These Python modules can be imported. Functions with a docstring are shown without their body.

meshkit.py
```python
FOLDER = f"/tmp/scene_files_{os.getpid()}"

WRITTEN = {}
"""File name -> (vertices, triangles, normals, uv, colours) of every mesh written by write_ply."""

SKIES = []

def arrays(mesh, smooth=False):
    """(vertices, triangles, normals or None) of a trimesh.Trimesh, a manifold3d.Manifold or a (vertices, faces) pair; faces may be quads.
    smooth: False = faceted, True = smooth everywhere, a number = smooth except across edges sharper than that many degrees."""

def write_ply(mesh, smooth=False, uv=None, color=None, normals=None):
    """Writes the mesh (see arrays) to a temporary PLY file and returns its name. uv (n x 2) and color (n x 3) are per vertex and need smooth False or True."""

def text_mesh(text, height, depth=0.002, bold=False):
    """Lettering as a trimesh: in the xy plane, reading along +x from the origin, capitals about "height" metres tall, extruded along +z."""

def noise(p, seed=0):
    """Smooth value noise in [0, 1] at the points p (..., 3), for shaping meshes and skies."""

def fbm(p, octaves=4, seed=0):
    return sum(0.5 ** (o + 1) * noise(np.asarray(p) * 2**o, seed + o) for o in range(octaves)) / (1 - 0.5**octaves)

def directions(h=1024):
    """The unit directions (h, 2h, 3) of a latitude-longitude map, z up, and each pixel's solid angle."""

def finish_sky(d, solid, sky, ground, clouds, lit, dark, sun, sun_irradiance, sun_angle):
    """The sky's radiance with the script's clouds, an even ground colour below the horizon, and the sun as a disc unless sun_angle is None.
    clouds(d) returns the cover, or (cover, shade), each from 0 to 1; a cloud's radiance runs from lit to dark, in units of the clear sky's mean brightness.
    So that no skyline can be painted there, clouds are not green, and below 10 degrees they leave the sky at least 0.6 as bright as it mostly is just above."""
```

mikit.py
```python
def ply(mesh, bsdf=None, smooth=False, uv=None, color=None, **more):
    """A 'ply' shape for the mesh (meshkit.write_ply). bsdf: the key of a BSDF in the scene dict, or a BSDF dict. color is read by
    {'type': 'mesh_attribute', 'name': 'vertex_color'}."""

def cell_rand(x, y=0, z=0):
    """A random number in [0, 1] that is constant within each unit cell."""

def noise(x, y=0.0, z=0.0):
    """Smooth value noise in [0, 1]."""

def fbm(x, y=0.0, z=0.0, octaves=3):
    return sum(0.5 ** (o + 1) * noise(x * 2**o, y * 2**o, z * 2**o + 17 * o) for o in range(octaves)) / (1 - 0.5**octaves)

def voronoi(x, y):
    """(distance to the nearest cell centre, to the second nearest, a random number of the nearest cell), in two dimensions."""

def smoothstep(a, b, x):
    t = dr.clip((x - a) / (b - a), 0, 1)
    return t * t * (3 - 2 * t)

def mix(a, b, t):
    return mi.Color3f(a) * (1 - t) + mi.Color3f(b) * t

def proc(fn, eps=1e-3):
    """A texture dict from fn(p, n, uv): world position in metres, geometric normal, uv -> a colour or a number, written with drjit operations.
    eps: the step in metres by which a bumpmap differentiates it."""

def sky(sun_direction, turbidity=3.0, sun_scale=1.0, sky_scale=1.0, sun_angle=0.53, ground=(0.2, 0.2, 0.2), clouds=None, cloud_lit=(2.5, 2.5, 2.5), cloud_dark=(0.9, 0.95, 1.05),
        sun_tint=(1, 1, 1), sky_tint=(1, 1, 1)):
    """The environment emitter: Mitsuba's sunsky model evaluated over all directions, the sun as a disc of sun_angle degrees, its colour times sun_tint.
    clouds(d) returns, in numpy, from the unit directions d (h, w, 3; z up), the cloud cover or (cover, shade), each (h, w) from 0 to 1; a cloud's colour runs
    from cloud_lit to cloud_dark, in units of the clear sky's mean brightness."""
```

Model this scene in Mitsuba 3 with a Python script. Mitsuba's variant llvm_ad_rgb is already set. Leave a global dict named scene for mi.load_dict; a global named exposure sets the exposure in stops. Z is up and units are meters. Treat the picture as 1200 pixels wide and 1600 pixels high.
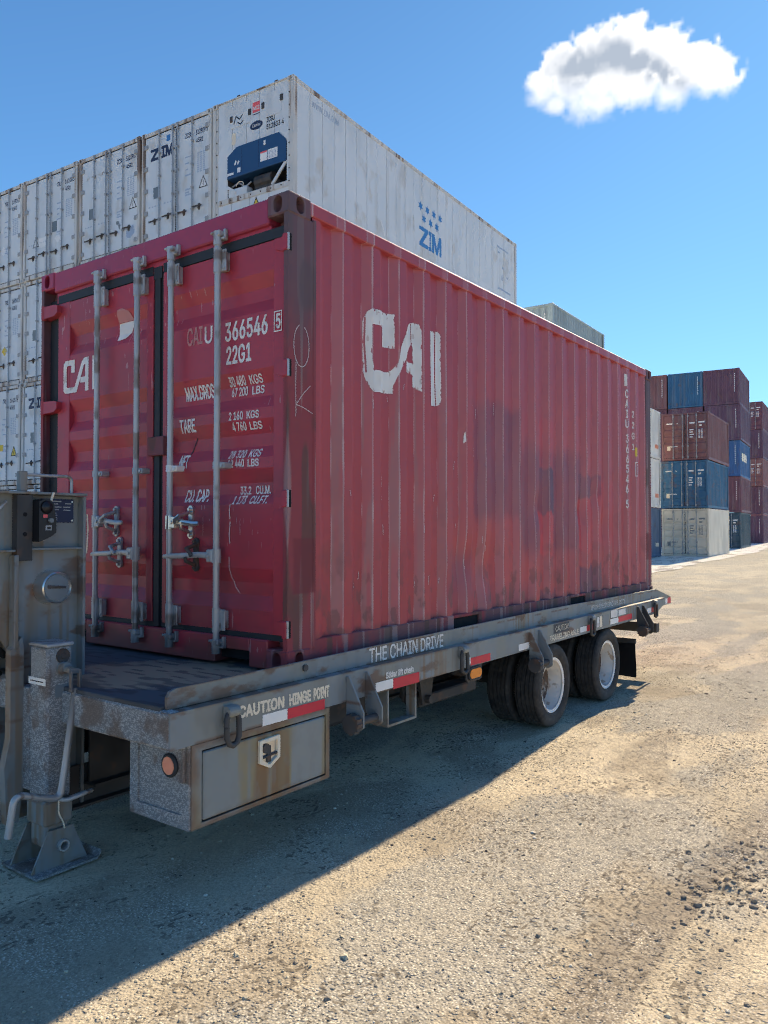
import math
import numpy as np, trimesh, mitsuba as mi, drjit as dr
import mikit, meshkit
from mikit import noise, fbm, voronoi, smoothstep, mix, proc, cell_rand
from scipy.spatial import ConvexHull
from shapely import affinity, union_all
from shapely.geometry import Polygon, MultiPolygon, box as sbox, LineString, Point
import manifold3d as mf

T = mi.ScalarTransform4f
RNG = np.random.RandomState(7)
scene, labels = {}, {}

# ------------------------------------------------------------------ camera, sky, exposure
CAM = np.array([-3.047, -2.889, 1.664])
YAW, PITCH = 0.63686, 0.0210
FW = np.array([math.cos(PITCH) * math.cos(YAW), math.cos(PITCH) * math.sin(YAW), math.sin(PITCH)])
scene['camera'] = dict(type='perspective', fov_axis='x', fov=2 * math.degrees(math.atan(600 / 1223.7)), near_clip=0.05, far_clip=3000.0,
                       to_world=T().look_at(origin=CAM.tolist(), target=(CAM + FW).tolist(), up=[0, 0, 1]))
SUN = np.array([1.327, 0.112, 1.0])
CLOUD_AZ, CLOUD_EL = math.degrees(YAW) - 17.3, 28.9
_c = np.array([math.cos(math.radians(CLOUD_EL)) * math.cos(math.radians(CLOUD_AZ)), math.cos(math.radians(CLOUD_EL)) * math.sin(math.radians(CLOUD_AZ)), math.sin(math.radians(CLOUD_EL))])
_r = np.cross(_c, [0, 0, 1.0]); _r /= np.linalg.norm(_r)
_u = np.cross(_r, _c)


def clouds(d):
    z = np.maximum(d @ _c, 0.05)
    near = (d @ _c) > 0.9
    cover, shade = np.zeros(d.shape[:2]), np.zeros(d.shape[:2])
    u, v = (d @ _r / z / 0.112)[near], (d @ _u / z / 0.112)[near]      # about -1..1 over the cloud
    t = v + 0.16 * u                                                     # height above the cloud's tilted base line
    p = np.stack([u * 2.0, v * 2.0, np.full_like(u, 3.7)], -1)
    w = np.stack([meshkit.fbm(p * 1.7 + 31, 3, 3), meshkit.fbm(p * 1.7 + 47, 3, 4)], -1) - 0.5
    q = p + 0.35 * np.concatenate([w, np.zeros_like(w[:, :1])], -1)
    puff = np.abs(meshkit.fbm(q * 2.6, 4, 5) - 0.5) * 2                # billows
    fine = meshkit.fbm(q * 6.0 + 9, 5, 11) - 0.5
    f = np.full(u.shape, -9.0)
    for cx, cy, rx, ry in ((-0.784, 0.036, 0.165, 0.183), (-0.559, 0.198, 0.228, 0.202), (-0.266, 0.271, 0.274, 0.221), (0.044, 0.384, 0.216, 0.17), (0.07, 0.449, 0.127, 0.102), (0.297, 0.182, 0.302, 0.229), (0.598, 0.042, 0.298, 0.196),
                           (0.823, -0.086, 0.21, 0.175), (-0.301, -0.11, 0.294, 0.207), (0.068, -0.067, 0.337, 0.203), (0.402, -0.165, 0.179, 0.144), (-0.512, 0.02, 0.322, 0.194), (-0.654, -0.108, 0.137, 0.099), (-0.12, 0.10, 0.35, 0.2)):
        f = np.maximum(f, 1 - np.sqrt(((u - cx) / rx) ** 2 + ((v - cy) / ry) ** 2))
    f = f + 0.16 - 0.62 * puff + 0.95 * fine
    low = np.clip((0.02 - t) / 0.16, 0, 1)                                  # the lower edge frays
    cover[near] = np.clip((f + 0.02 + 0.04 * low) / (0.20 + 0.55 * low), 0, 1) * (1 - 0.18 * low)
    core = np.exp(-((u + 0.30) / 0.40) ** 2 - ((t - 0.150 - 0.22 * (u + 0.30)) / 0.17) ** 2) + 0.95 * np.exp(-((u - 0.28) / 0.34) ** 2 - ((t - 0.09 + 0.36 * (u - 0.28)) / 0.13) ** 2)
    mass = np.clip((f - 0.10) / 0.30, 0, 1)
    shade[near] = np.clip((1.15 * core - 0.10) * (0.75 + 0.9 * (0.5 - puff)) * mass + 1.6 * fine * np.minimum(core + 0.12, 0.7) + (0.16 * low + 0.10) * np.clip(0.5 - u, 0, 1) * (0.6 + 2 * fine), 0, 1)
    return cover, shade


scene['sky'] = mikit.sky(SUN.tolist(), turbidity=1.7, sky_scale=0.67, ground=(0.36, 0.31, 0.23), clouds=clouds, cloud_lit=(3.5, 3.5, 3.5), cloud_dark=(1.35, 1.55, 1.85), sky_tint=(0.64, 0.985, 1.26))
exposure = 2.66


# ------------------------------------------------------------------ materials
def sel(c, a, b):
    return mi.Color3f(dr.select(c, a[0], b[0]), dr.select(c, a[1], b[1]), dr.select(c, a[2], b[2]))


def bsdf(name, base, rough=0.6, metal=0.0, spec=0.4, bump=None, scale=1.0, **kw):
    b = dict(type='principled', base_color=base if isinstance(base, dict) else {'type': 'rgb', 'value': list(base)},
             roughness=rough if isinstance(rough, (dict, float)) else float(rough), metallic=float(metal), specular=float(spec), **kw)
    if bump is not None:
        b = {'type': 'bumpmap', 'arbitrary': bump, 'scale': float(scale), 'bsdf': b}
    scene[name] = {'type': 'twosided', 'bsdf': b}
    return name


def rect(p, x0, x1, z0, z1, s=0.01):
    z = p.z + 0.07 * (noise(p.x * 24, p.z * 3, 6) - 0.5)
    return smoothstep(x0 - s, x0 + s, p.x) * (1 - smoothstep(x1 - s, x1 + s, p.x)) * smoothstep(z0 - 2 * s, z0 + 2 * s, z) * (1 - smoothstep(z1 - 2 * s, z1 + 2 * s, z))


def f_red_side(p, n, uv):
    c = mix((0.365, 0.047, 0.054), (0.43, 0.064, 0.068), noise(p.x * 1.1, p.z * 0.8, 3.0))
    c = mix(c, (0.34, 0.06, 0.085), 0.6 * smoothstep(2.2, 3.4, p.z))
    dk = rect(p, 2.05, 2.75, 1.75, 2.62, 0.03) * 0.55 + rect(p, 2.75, 4.1, 1.45, 2.35, 0.05) * 0.5 + rect(p, 4.02, 4.53, 1.97, 2.17) * 0.8
    dk += rect(p, 4.05, 4.55, 1.02, 1.30) * 0.85 + rect(p, 3.13, 3.40, 1.80, 2.18) * 0.5 + rect(p, 2.1, 3.0, 0.95, 1.18, 0.04) * 0.5 + rect(p, 3.15, 3.5, 0.95, 1.12) * 0.6 + rect(p, 1.6, 2.05, 1.1, 1.5, 0.05) * 0.35
    c = mix(c, (0.17, 0.042, 0.072), dr.clip(dk * 1.15, 0, 1) * (0.65 + 0.6 * noise(p.x * 5, p.z * 3, 1)))
    br = rect(p, 3.13, 3.40, 1.42, 1.80) + rect(p, 4.02, 4.35, 1.45, 1.96) * 0.9 + rect(p, 3.13, 3.40, 2.19, 2.62) * 0.5 + rect(p, 4.35, 4.95, 1.5, 2.14, 0.02) * 0.5
    c = mix(c, (0.50, 0.038, 0.05), dr.clip(br, 0, 1) * 0.75)
    ph = (p.x - 0.477) / 0.28335
    ph = ph - dr.floor(ph)                                     # 0 = the start of a crest
    wz = noise(p.z * 1.3, dr.floor((p.x - 0.477) / 0.28335 + 0.2) * 7.3, 5)
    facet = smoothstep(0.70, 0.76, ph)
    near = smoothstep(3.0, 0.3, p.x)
    c = mix(c, (0.47, 0.235, 0.255), 0.30 * smoothstep(0.73, 0.77, ph) * (0.6 + 0.8 * noise(p.x * 3.5, p.z * 1.1, 7)))     # light from the open sky painted onto the facets
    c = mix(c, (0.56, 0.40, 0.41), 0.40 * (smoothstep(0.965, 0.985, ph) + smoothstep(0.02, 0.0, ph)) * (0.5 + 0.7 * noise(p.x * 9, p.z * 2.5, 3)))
    scuff = facet * smoothstep(0.42, 0.62, 0.55 * noise(p.x * 30, p.z * 3, 2) + 0.5 * wz) * (0.15 + 0.5 * near) * smoothstep(2.9, 2.3, p.z)
    c = mix(c, (0.30, 0.18, 0.175), scuff * 0.75)
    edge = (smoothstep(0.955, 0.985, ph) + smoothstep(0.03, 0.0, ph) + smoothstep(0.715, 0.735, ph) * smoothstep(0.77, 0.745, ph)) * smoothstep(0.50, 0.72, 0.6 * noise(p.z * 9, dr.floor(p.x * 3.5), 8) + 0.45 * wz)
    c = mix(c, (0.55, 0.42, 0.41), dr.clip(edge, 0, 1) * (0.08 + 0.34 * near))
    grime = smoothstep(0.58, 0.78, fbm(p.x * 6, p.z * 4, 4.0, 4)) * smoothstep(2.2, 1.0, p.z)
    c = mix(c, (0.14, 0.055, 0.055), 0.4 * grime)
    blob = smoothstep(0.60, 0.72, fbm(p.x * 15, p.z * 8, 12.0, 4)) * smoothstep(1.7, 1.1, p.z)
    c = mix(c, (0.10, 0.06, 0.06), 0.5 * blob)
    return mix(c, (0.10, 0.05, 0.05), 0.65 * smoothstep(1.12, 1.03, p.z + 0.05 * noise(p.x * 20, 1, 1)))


def f_red_door(p, n, uv):
    c = mix((0.355, 0.030, 0.050), (0.40, 0.040, 0.062), noise(p.y * 1.4, p.z * 1.2, 7.0))
    c = mix(c, (0.30, 0.048, 0.06), 0.8 * smoothstep(0.52, 0.72, fbm(p.y * 2.1, p.z * 2.6, 2.0, 3)))
    old = smoothstep(0.6, 0.63, p.y) * smoothstep(0.82, 0.79, p.y) * smoothstep(1.60, 1.63, p.z) * smoothstep(1.86, 1.83, p.z)
    c = mix(c, (0.20, 0.035, 0.05), 0.7 * old)
    c = mix(c, (0.55, 0.36, 0.36), 0.4 * smoothstep(0.88, 0.91, noise(p.y * 70, p.z * 14, 3)) * smoothstep(0.58, 0.7, noise(p.y * 3, p.z * 3, 9)))
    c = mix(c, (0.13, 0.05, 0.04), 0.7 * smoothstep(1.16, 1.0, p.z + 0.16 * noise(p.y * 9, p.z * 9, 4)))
    return mix(c, (0.30, 0.035, 0.085), 0.75 * smoothstep(3.31, 3.34, p.z))


def f_red_post(p, n, uv):
    a = fbm(p.x * 5 + p.y * 5, p.z * 1.1, 6.0, 4)
    c = mix((0.26, 0.05, 0.06), (0.15, 0.07, 0.08), smoothstep(0.4, 0.62, a))
    st = noise(p.x * 36 + p.y * 36, p.z * 1.6, 3)
    c = mix(c, (0.34, 0.26, 0.25), 0.55 * smoothstep(0.62, 0.8, st))
    c = mix(c, (0.095, 0.06, 0.05), 0.7 * smoothstep(0.55, 0.75, noise(p.x * 14 + p.y * 14, p.z * 4, 11)))
    c = mix(c, (0.115, 0.085, 0.10), 0.75 * smoothstep(2.5, 3.3, p.z + 0.5 * noise(p.x * 9, p.z * 2, 5)))
    return mix(c, (0.17, 0.03, 0.04), 0.7 * smoothstep(1.62, 1.6, p.z) * smoothstep(1.30, 1.32, p.z) * smoothstep(0.03, 0.06, p.x))


def f_gray_paint(p, n, uv):
    c = mix((0.18, 0.205, 0.215), (0.235, 0.255, 0.262), noise(p.x * 2.3, p.y * 2.3, p.z * 2.3))
    c = mix(c, (0.225, 0.225, 0.185), 0.5 * smoothstep(0.42, 0.72, noise(p.x * 7, p.y * 7, p.z * 0.9)))
    st = noise(p.x * 46, p.y * 46, p.z * 1.8) * 0.55 + 0.55 * noise(p.x * 3.1, p.y * 3.1, 2.0)
    c = mix(c, (0.205, 0.13, 0.065), 0.7 * smoothstep(0.62, 0.84, st))
    ru = fbm(p.x * 5, p.y * 5, p.z * 9 + 4, 6)
    c = mix(c, (0.135, 0.075, 0.045), 0.8 * smoothstep(0.575, 0.69, ru))
    ed = smoothstep(0.020, 0.0, dr.abs(p.z - 0.866)) + smoothstep(0.016, 0.0, dr.abs(p.z - 0.705)) + smoothstep(0.012, 0.0, dr.abs(p.z - 0.957))
    c = mix(c, (0.14, 0.08, 0.05), 0.8 * ed * smoothstep(0.42, 0.60, fbm(p.x * 9, p.y * 9, 3.0, 4)))
    cap = dr.sqrt(dr.square(p.x + 0.875) + dr.square((p.z - 1.33) * 0.8)); cap2 = dr.sqrt(dr.square(p.x + 0.69) + dr.square((p.z - 1.38) * 0.8))
    on = smoothstep(0.80, 0.85, p.y) * smoothstep(1.05, 1.0, p.y)
    c = mix(c, (0.17, 0.085, 0.045), on * 0.9 * smoothstep(0.055, 0.01, cap + 0.06 * (fbm(p.x * 30, p.z * 30, 2.0, 3) - 0.5)))
    c = mix(c, (0.15, 0.10, 0.085), on * 0.8 * smoothstep(0.04, 0.01, cap2))
    c = mix(c, (0.20, 0.145, 0.09), on * 0.7 * smoothstep(0.04, 0.0, dr.abs(p.x + 0.878)) * smoothstep(1.33, 1.28, p.z) * smoothstep(1.02, 1.2, p.z))
    c = mix(c, (0.21, 0.12, 0.06), on * 0.8 * smoothstep(0.13, 0.03, dr.abs(p.x + 1.09)) * smoothstep(1.46, 1.38, p.z) * smoothstep(0.45, 0.6, fbm(p.x * 16, p.z * 6, 4.0, 3)))
    return mix(c, (0.17, 0.165, 0.15), 0.4 * smoothstep(0.45, 0.75, fbm(p.x * 14, p.y * 14, p.z * 6, 3)))


def f_box_paint(p, n, uv):                                     # tool box: rust runs from the rim and the latch
    c = mix((0.20, 0.225, 0.225), (0.24, 0.258, 0.25), noise(p.x * 3, p.z * 3, 2))
    run = noise(p.x * 30, p.z * 0.9, 6) * 0.55 + noise(p.x * 6, 3.0, 1) * 0.5
    c = mix(c, (0.25, 0.205, 0.115), 0.85 * smoothstep(0.44, 0.62, run))
    c = mix(c, (0.19, 0.105, 0.05), 0.8 * smoothstep(0.62, 0.80, run))
    d = dr.minimum(dr.minimum(p.x + 0.745, 0.19 - p.x), dr.minimum(p.z - 0.325, 0.70 - p.z))
    c = mix(c, (0.155, 0.095, 0.062), 0.85 * smoothstep(0.062, 0.0, d + 0.06 * (fbm(p.x * 12, p.z * 12, 1.0, 4) - 0.45)))
    la = smoothstep(0.085, 0.02, dr.abs(p.x + 0.275)) * smoothstep(0.57, 0.50, p.z) * smoothstep(0.36, 0.70, noise(p.x * 44, p.z * 1.2, 8))
    c = mix(c, (0.20, 0.115, 0.06), 0.8 * la)
    return mix(c, (0.20, 0.20, 0.19), 0.3 * smoothstep(0.5, 0.7, fbm(p.x * 20, p.z * 14, 5.0, 3)))


def f_speckle(p, n, uv):                                       # sprayed, stone-chipped undercoat
    a = noise(p.x * 210, p.y * 210, p.z * 210)
    b = noise(p.x * 95, p.y * 95, p.z * 95)
    c = mix((0.18, 0.187, 0.195), (0.42, 0.42, 0.41), smoothstep(0.40, 0.75, 0.65 * a + 0.35 * b))
    c = mix(c, (0.13, 0.085, 0.06), 0.75 * smoothstep(0.50, 0.66, fbm(p.x * 8, p.y * 8, p.z * 5, 5)))
    return mix(c, (0.30, 0.31, 0.31), 0.6 * smoothstep(0.86, 1.0, p.z) * smoothstep(0.35, 0.6, noise(p.x * 20, p.y * 20, p.z * 8)))


def f_deck(p, n, uv):
    a = fbm(p.x * 1.6, p.y * 2.3, 3.0, 4)
    c = mix((0.082, 0.09, 0.10), (0.36, 0.245, 0.165), smoothstep(1.10, 0.85, dr.sqrt(dr.square((p.x + 0.42) / 0.42) + dr.square((p.y - 0.62) / 0.62)) + 1.5 * (fbm(p.x * 3.5, p.y * 3.5, 6.0, 5) - 0.45)))
    c = mix(c, (0.05, 0.065, 0.085), 0.45 * smoothstep(0.55, 0.7, noise(p.x * 2, p.y * 0.9, 9)))
    return mix(c, (0.05, 0.05, 0.05), 0.6 * smoothstep(0.55, 0.75, noise(p.x * 30, p.y * 9, 1)))


def f_steel(p, n, uv):                                         # galvanised rods
    c = mix((0.33, 0.34, 0.35), (0.47, 0.48, 0.48), noise(p.x * 24 + p.y * 24, p.z * 5, 1))
    c = mix(c, (0.20, 0.15, 0.12), 0.8 * smoothstep(0.62, 0.76, fbm(p.x * 22 + p.y * 22, p.z * 9, 4.0, 3)))
    return mix(c, (0.09, 0.08, 0.08), 0.85 * smoothstep(1.25, 1.0, p.z + 0.2 * noise(p.y * 12, p.z * 14, 4)) * smoothstep(0.5, 0.9, p.z))


def f_dark_steel(p, n, uv):
    c = mix((0.03, 0.031, 0.033), (0.075, 0.073, 0.072), noise(p.x * 9, p.y * 9, p.z * 9))
    return mix(c, (0.11, 0.065, 0.045), 0.8 * smoothstep(0.55, 0.72, fbm(p.x * 11, p.y * 11, p.z * 11, 3)))


def f_tyre(p, n, uv):
    c = mix((0.022, 0.023, 0.025), (0.05, 0.05, 0.05), noise(p.x * 16, p.y * 16, p.z * 16))
    return mix(c, (0.15, 0.135, 0.115), 0.5 * smoothstep(0.25, 0.0, p.z + 0.10 * noise(p.x * 9, p.y * 9, 3)) + 0.16 * smoothstep(0.5, 0.8, noise(p.x * 40, p.y * 40, p.z * 40)))


def f_rim(p, n, uv):
    c = mix((0.76, 0.75, 0.72), (0.64, 0.64, 0.62), noise(p.x * 12, p.y * 12, p.z * 12))
    c = mix(c, (0.36, 0.24, 0.15), 0.7 * smoothstep(0.60, 0.70, fbm(p.x * 17, p.y * 17, p.z * 13, 4)))
    return c


def f_disc(p, n, uv):  # dark brown with paler patches
    c = mix((0.17, 0.115, 0.08), (0.09, 0.062, 0.05), noise(p.x * 15, p.y * 15, p.z * 15))
    return mix(c, (0.46, 0.42, 0.37), 0.8 * smoothstep(0.56, 0.70, fbm(p.x * 11, 2.0, p.z * 11, 4)))


def f_reefer(p, n, uv):
    c = mix((0.58, 0.625, 0.655), (0.65, 0.69, 0.72), noise(p.x * 1.1, p.y * 1.1, p.z * 0.7))  # bluish cast of the lens veil mixed into the white
    c = mix(c, (0.51, 0.535, 0.54), 0.45 * smoothstep(0.50, 0.80, noise(p.x * 5 + p.y * 5, p.z * 0.6, 2)))
    dirt = fbm(p.x * 2.3 + p.y * 2.3, p.z * 1.6, 5.0, 5)
    return mix(c, (0.47, 0.44, 0.39), 0.55 * smoothstep(0.60, 0.78, dirt))


def f_reefer_frame(p, n, uv):
    a = noise(p.x * 16 + p.y * 16, p.z * 1.1, 3) * 0.6 + 0.45 * noise(p.x * 3 + p.y * 3, p.z * 0.8, 8)
    c = mix((0.50, 0.51, 0.50), (0.60, 0.60, 0.58), noise(p.x * 2, p.y * 2, p.z * 2))
    c = mix(c, (0.36, 0.29, 0.235), 0.8 * smoothstep(0.54, 0.76, a))
    return mix(c, (0.12, 0.075, 0.055), 0.75 * smoothstep(0.74, 0.86, a))


PAL = dict(brown=(0.185, 0.08, 0.085), blue=(0.03, 0.115, 0.225), beige=(0.60, 0.565, 0.47), maroon=(0.125, 0.062, 0.098), royal=(0.04, 0.115, 0.28), teal=(0.035, 0.075, 0.105),  # far reds and purples carry the violet glare veil in their colour
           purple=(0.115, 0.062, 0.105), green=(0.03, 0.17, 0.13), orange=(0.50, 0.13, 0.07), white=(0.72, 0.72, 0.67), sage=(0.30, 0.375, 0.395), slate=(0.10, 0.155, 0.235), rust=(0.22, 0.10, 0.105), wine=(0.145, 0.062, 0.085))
PALI = {k: i for i, k in enumerate(PAL)}


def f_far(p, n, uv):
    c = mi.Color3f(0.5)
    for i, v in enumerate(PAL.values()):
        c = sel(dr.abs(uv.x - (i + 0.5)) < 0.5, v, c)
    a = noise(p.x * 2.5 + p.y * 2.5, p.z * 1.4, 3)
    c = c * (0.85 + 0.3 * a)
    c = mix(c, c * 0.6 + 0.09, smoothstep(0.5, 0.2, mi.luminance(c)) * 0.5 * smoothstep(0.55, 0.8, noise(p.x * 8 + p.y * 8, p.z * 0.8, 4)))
    c = mix(c, (0.15, 0.085, 0.06), smoothstep(0.5, 0.1, mi.luminance(c)) * 0.45 * smoothstep(0.68, 0.80, fbm(p.x * 4 + p.y * 4, p.z * 3, 7.0, 4)))
    return c


def f_ground(p, n, uv):
    wx, wy = p.x + 0.5 * noise(p.x * 0.9, p.y * 0.9, 4), p.y + 0.5 * noise(p.x * 0.9, p.y * 0.9, 7)
    big = fbm(wx * 0.42, wy * 0.75, 1.0, 5)
    mid = fbm(wx * 1.3, wy * 2.4, 5.0, 6)
    c = mix((0.52, 0.452, 0.322), (0.395, 0.345, 0.252), smoothstep(0.38, 0.62, big))
    c = mix(c, (0.30, 0.258, 0.19), 0.8 * smoothstep(0.48, 0.62, mid))                  # trodden brown dirt
    gr = smoothstep(0.50, 0.60, fbm(wx * 0.7 + 3, wy * 1.2, 9.0, 6))                     # bare grey gravel
    c = mix(c, (0.305, 0.288, 0.238), 0.85 * gr)
    tr = p.y + 0.16 * p.x + 0.35 * noise(p.x * 0.35, 1.0, 2)                             # wheel tracks sweep past the trailer
    trk = smoothstep(0.34, 0.10, dr.abs(tr + 1.55)) + smoothstep(0.30, 0.10, dr.abs(tr + 2.35)) + smoothstep(0.34, 0.1, dr.abs(tr + 3.6))
    lug = 0.5 + 0.5 * dr.sin(p.x * 70 + 26 * tr)
    c = mix(c, (0.19, 0.165, 0.132), 0.85 * trk * smoothstep(0.34, 0.54, fbm(p.x * 1.5, p.y * 8, 3.0, 5)) * (0.7 + 0.3 * lug))
    d1, d2, r = voronoi(p.x * 88, p.y * 88)
    st = smoothstep(0.44, 0.24, d1) * smoothstep(0.30, 0.80, 0.7 * noise(p.x * 5, p.y * 5, 6) + 0.35 * gr + 0.2 * mid)
    c = mix(c, mix((0.13, 0.115, 0.095), (0.74, 0.69, 0.57), r), 0.66 * st)
    g = noise(p.x * 260, p.y * 260, 2) * 0.5 + 0.5 * noise(p.x * 110, p.y * 110, 5)
    c = c * (0.66 + 0.66 * g)
    pit = smoothstep(0.66, 0.80, noise(p.x * 52, p.y * 74, 8)) * smoothstep(0.40, 0.60, fbm(p.x * 2.3, p.y * 3.1, 4.0, 4))
    c = mix(c, (0.115, 0.098, 0.075), 0.75 * pit)
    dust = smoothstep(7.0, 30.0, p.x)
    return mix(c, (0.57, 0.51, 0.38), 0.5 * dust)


def h_ground(p, n, uv):
    d1, d2, r = voronoi(p.x * 62, p.y * 62)
    e1, e2, q = voronoi(p.x * 27 + 5, p.y * 27)
    return 0.55 * smoothstep(0.5, 0.1, d1) * (0.3 + r) + 1.0 * smoothstep(0.42, 0.15, e1) * smoothstep(0.55, 0.9, q) + 0.5 * fbm(p.x * 40, p.y * 40, 1.0, 3)


def f_concrete(p, n, uv):
    c = mix((0.60, 0.57, 0.51), (0.48, 0.45, 0.39), fbm(p.x * 0.7, p.y * 1.3, 2.0, 4))
    return mix(c, (0.22, 0.20, 0.18), 0.8 * smoothstep(0.60, 0.70, fbm(p.x * 0.9, p.y * 2.6, 8.0, 4)))


def f_marking(p, n, uv):
    c = mix((0.74, 0.73, 0.70), (0.62, 0.60, 0.57), noise(p.x * 12, p.y * 12, p.z * 12))
    return mix(c, (0.45, 0.33, 0.29), 0.6 * smoothstep(0.80, 0.86, noise(p.x * 40 + 3, p.y * 40, p.z * 17)))


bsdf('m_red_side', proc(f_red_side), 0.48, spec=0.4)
bsdf('m_red_door', proc(f_red_door), 0.42, spec=0.45)
bsdf('m_red_post', proc(f_red_post), 0.7, spec=0.3)
bsdf('m_gray', proc(f_gray_paint), 0.55, spec=0.4)
bsdf('m_box', proc(f_box_paint), 0.5, spec=0.4)
bsdf('m_speckle', proc(f_speckle), 0.7, spec=0.4, bump=proc(lambda p, n, uv: noise(p.x * 170, p.y * 170, p.z * 170)), scale=0.003)
bsdf('m_deck', proc(f_deck), 0.68, spec=0.3)
bsdf('m_steel', proc(f_steel), 0.45, metal=0.35)
bsdf('m_dark', proc(f_dark_steel), 0.65)
bsdf('m_tyre', proc(f_tyre), 0.75, spec=0.3)
bsdf('m_rim', proc(f_rim), 0.5)
bsdf('m_disc', proc(f_disc), 0.7)
bsdf('m_reefer', proc(f_reefer), 0.5, spec=0.4)
bsdf('m_rframe', proc(f_reefer_frame), 0.65)
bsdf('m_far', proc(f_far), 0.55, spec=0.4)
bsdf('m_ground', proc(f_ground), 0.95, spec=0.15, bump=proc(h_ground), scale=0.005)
bsdf('m_concrete', proc(f_concrete), 0.9, spec=0.2)
bsdf('m_mark', proc(f_marking), 0.6)
bsdf('m_rubber', (0.022, 0.026, 0.032), 0.6)
bsdf('m_clod', (0.26, 0.225, 0.175), 0.95, spec=0.1)
bsdf('m_black', (0.012, 0.013, 0.016), 0.4)
bsdf('m_shade_black', (0.01, 0.01, 0.012), 0.9)  # near-black colour painted for the shade inside hollows
bsdf('m_navy', (0.018, 0.03, 0.075), 0.5)
bsdf('m_bluemark', (0.05, 0.20, 0.47), 0.5)
bsdf('m_fade', (0.33, 0.42, 0.55), 0.6)
bsdf('m_unit', (0.02, 0.07, 0.17), 0.4)
bsdf('m_pale', (0.75, 0.76, 0.76), 0.5)
bsdf('m_glass_gray', (0.16, 0.19, 0.21), 0.4)
bsdf('m_hinge', (0.30, 0.32, 0.34), 0.6)
bsdf('m_rodrf', (0.33, 0.37, 0.41), 0.5, metal=0.2)
bsdf('m_chrome', (0.62, 0.62, 0.60), 0.22, metal=0.9)
bsdf('m_tape_red', (0.55, 0.02, 0.045), 0.35, clearcoat=0.5)
bsdf('m_tape_white', (0.74, 0.74, 0.72), 0.35, clearcoat=0.5)
bsdf('m_amber', (0.80, 0.24, 0.02), 0.25, clearcoat=0.8)
bsdf('m_amber_pale', (0.80, 0.30, 0.18), 0.3, clearcoat=0.8)
bsdf('m_cream', (0.72, 0.64, 0.50), 0.5)
bsdf('m_yellow', (0.62, 0.46, 0.05), 0.5)
bsdf('m_pink', (0.75, 0.12, 0.13), 0.5)
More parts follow.
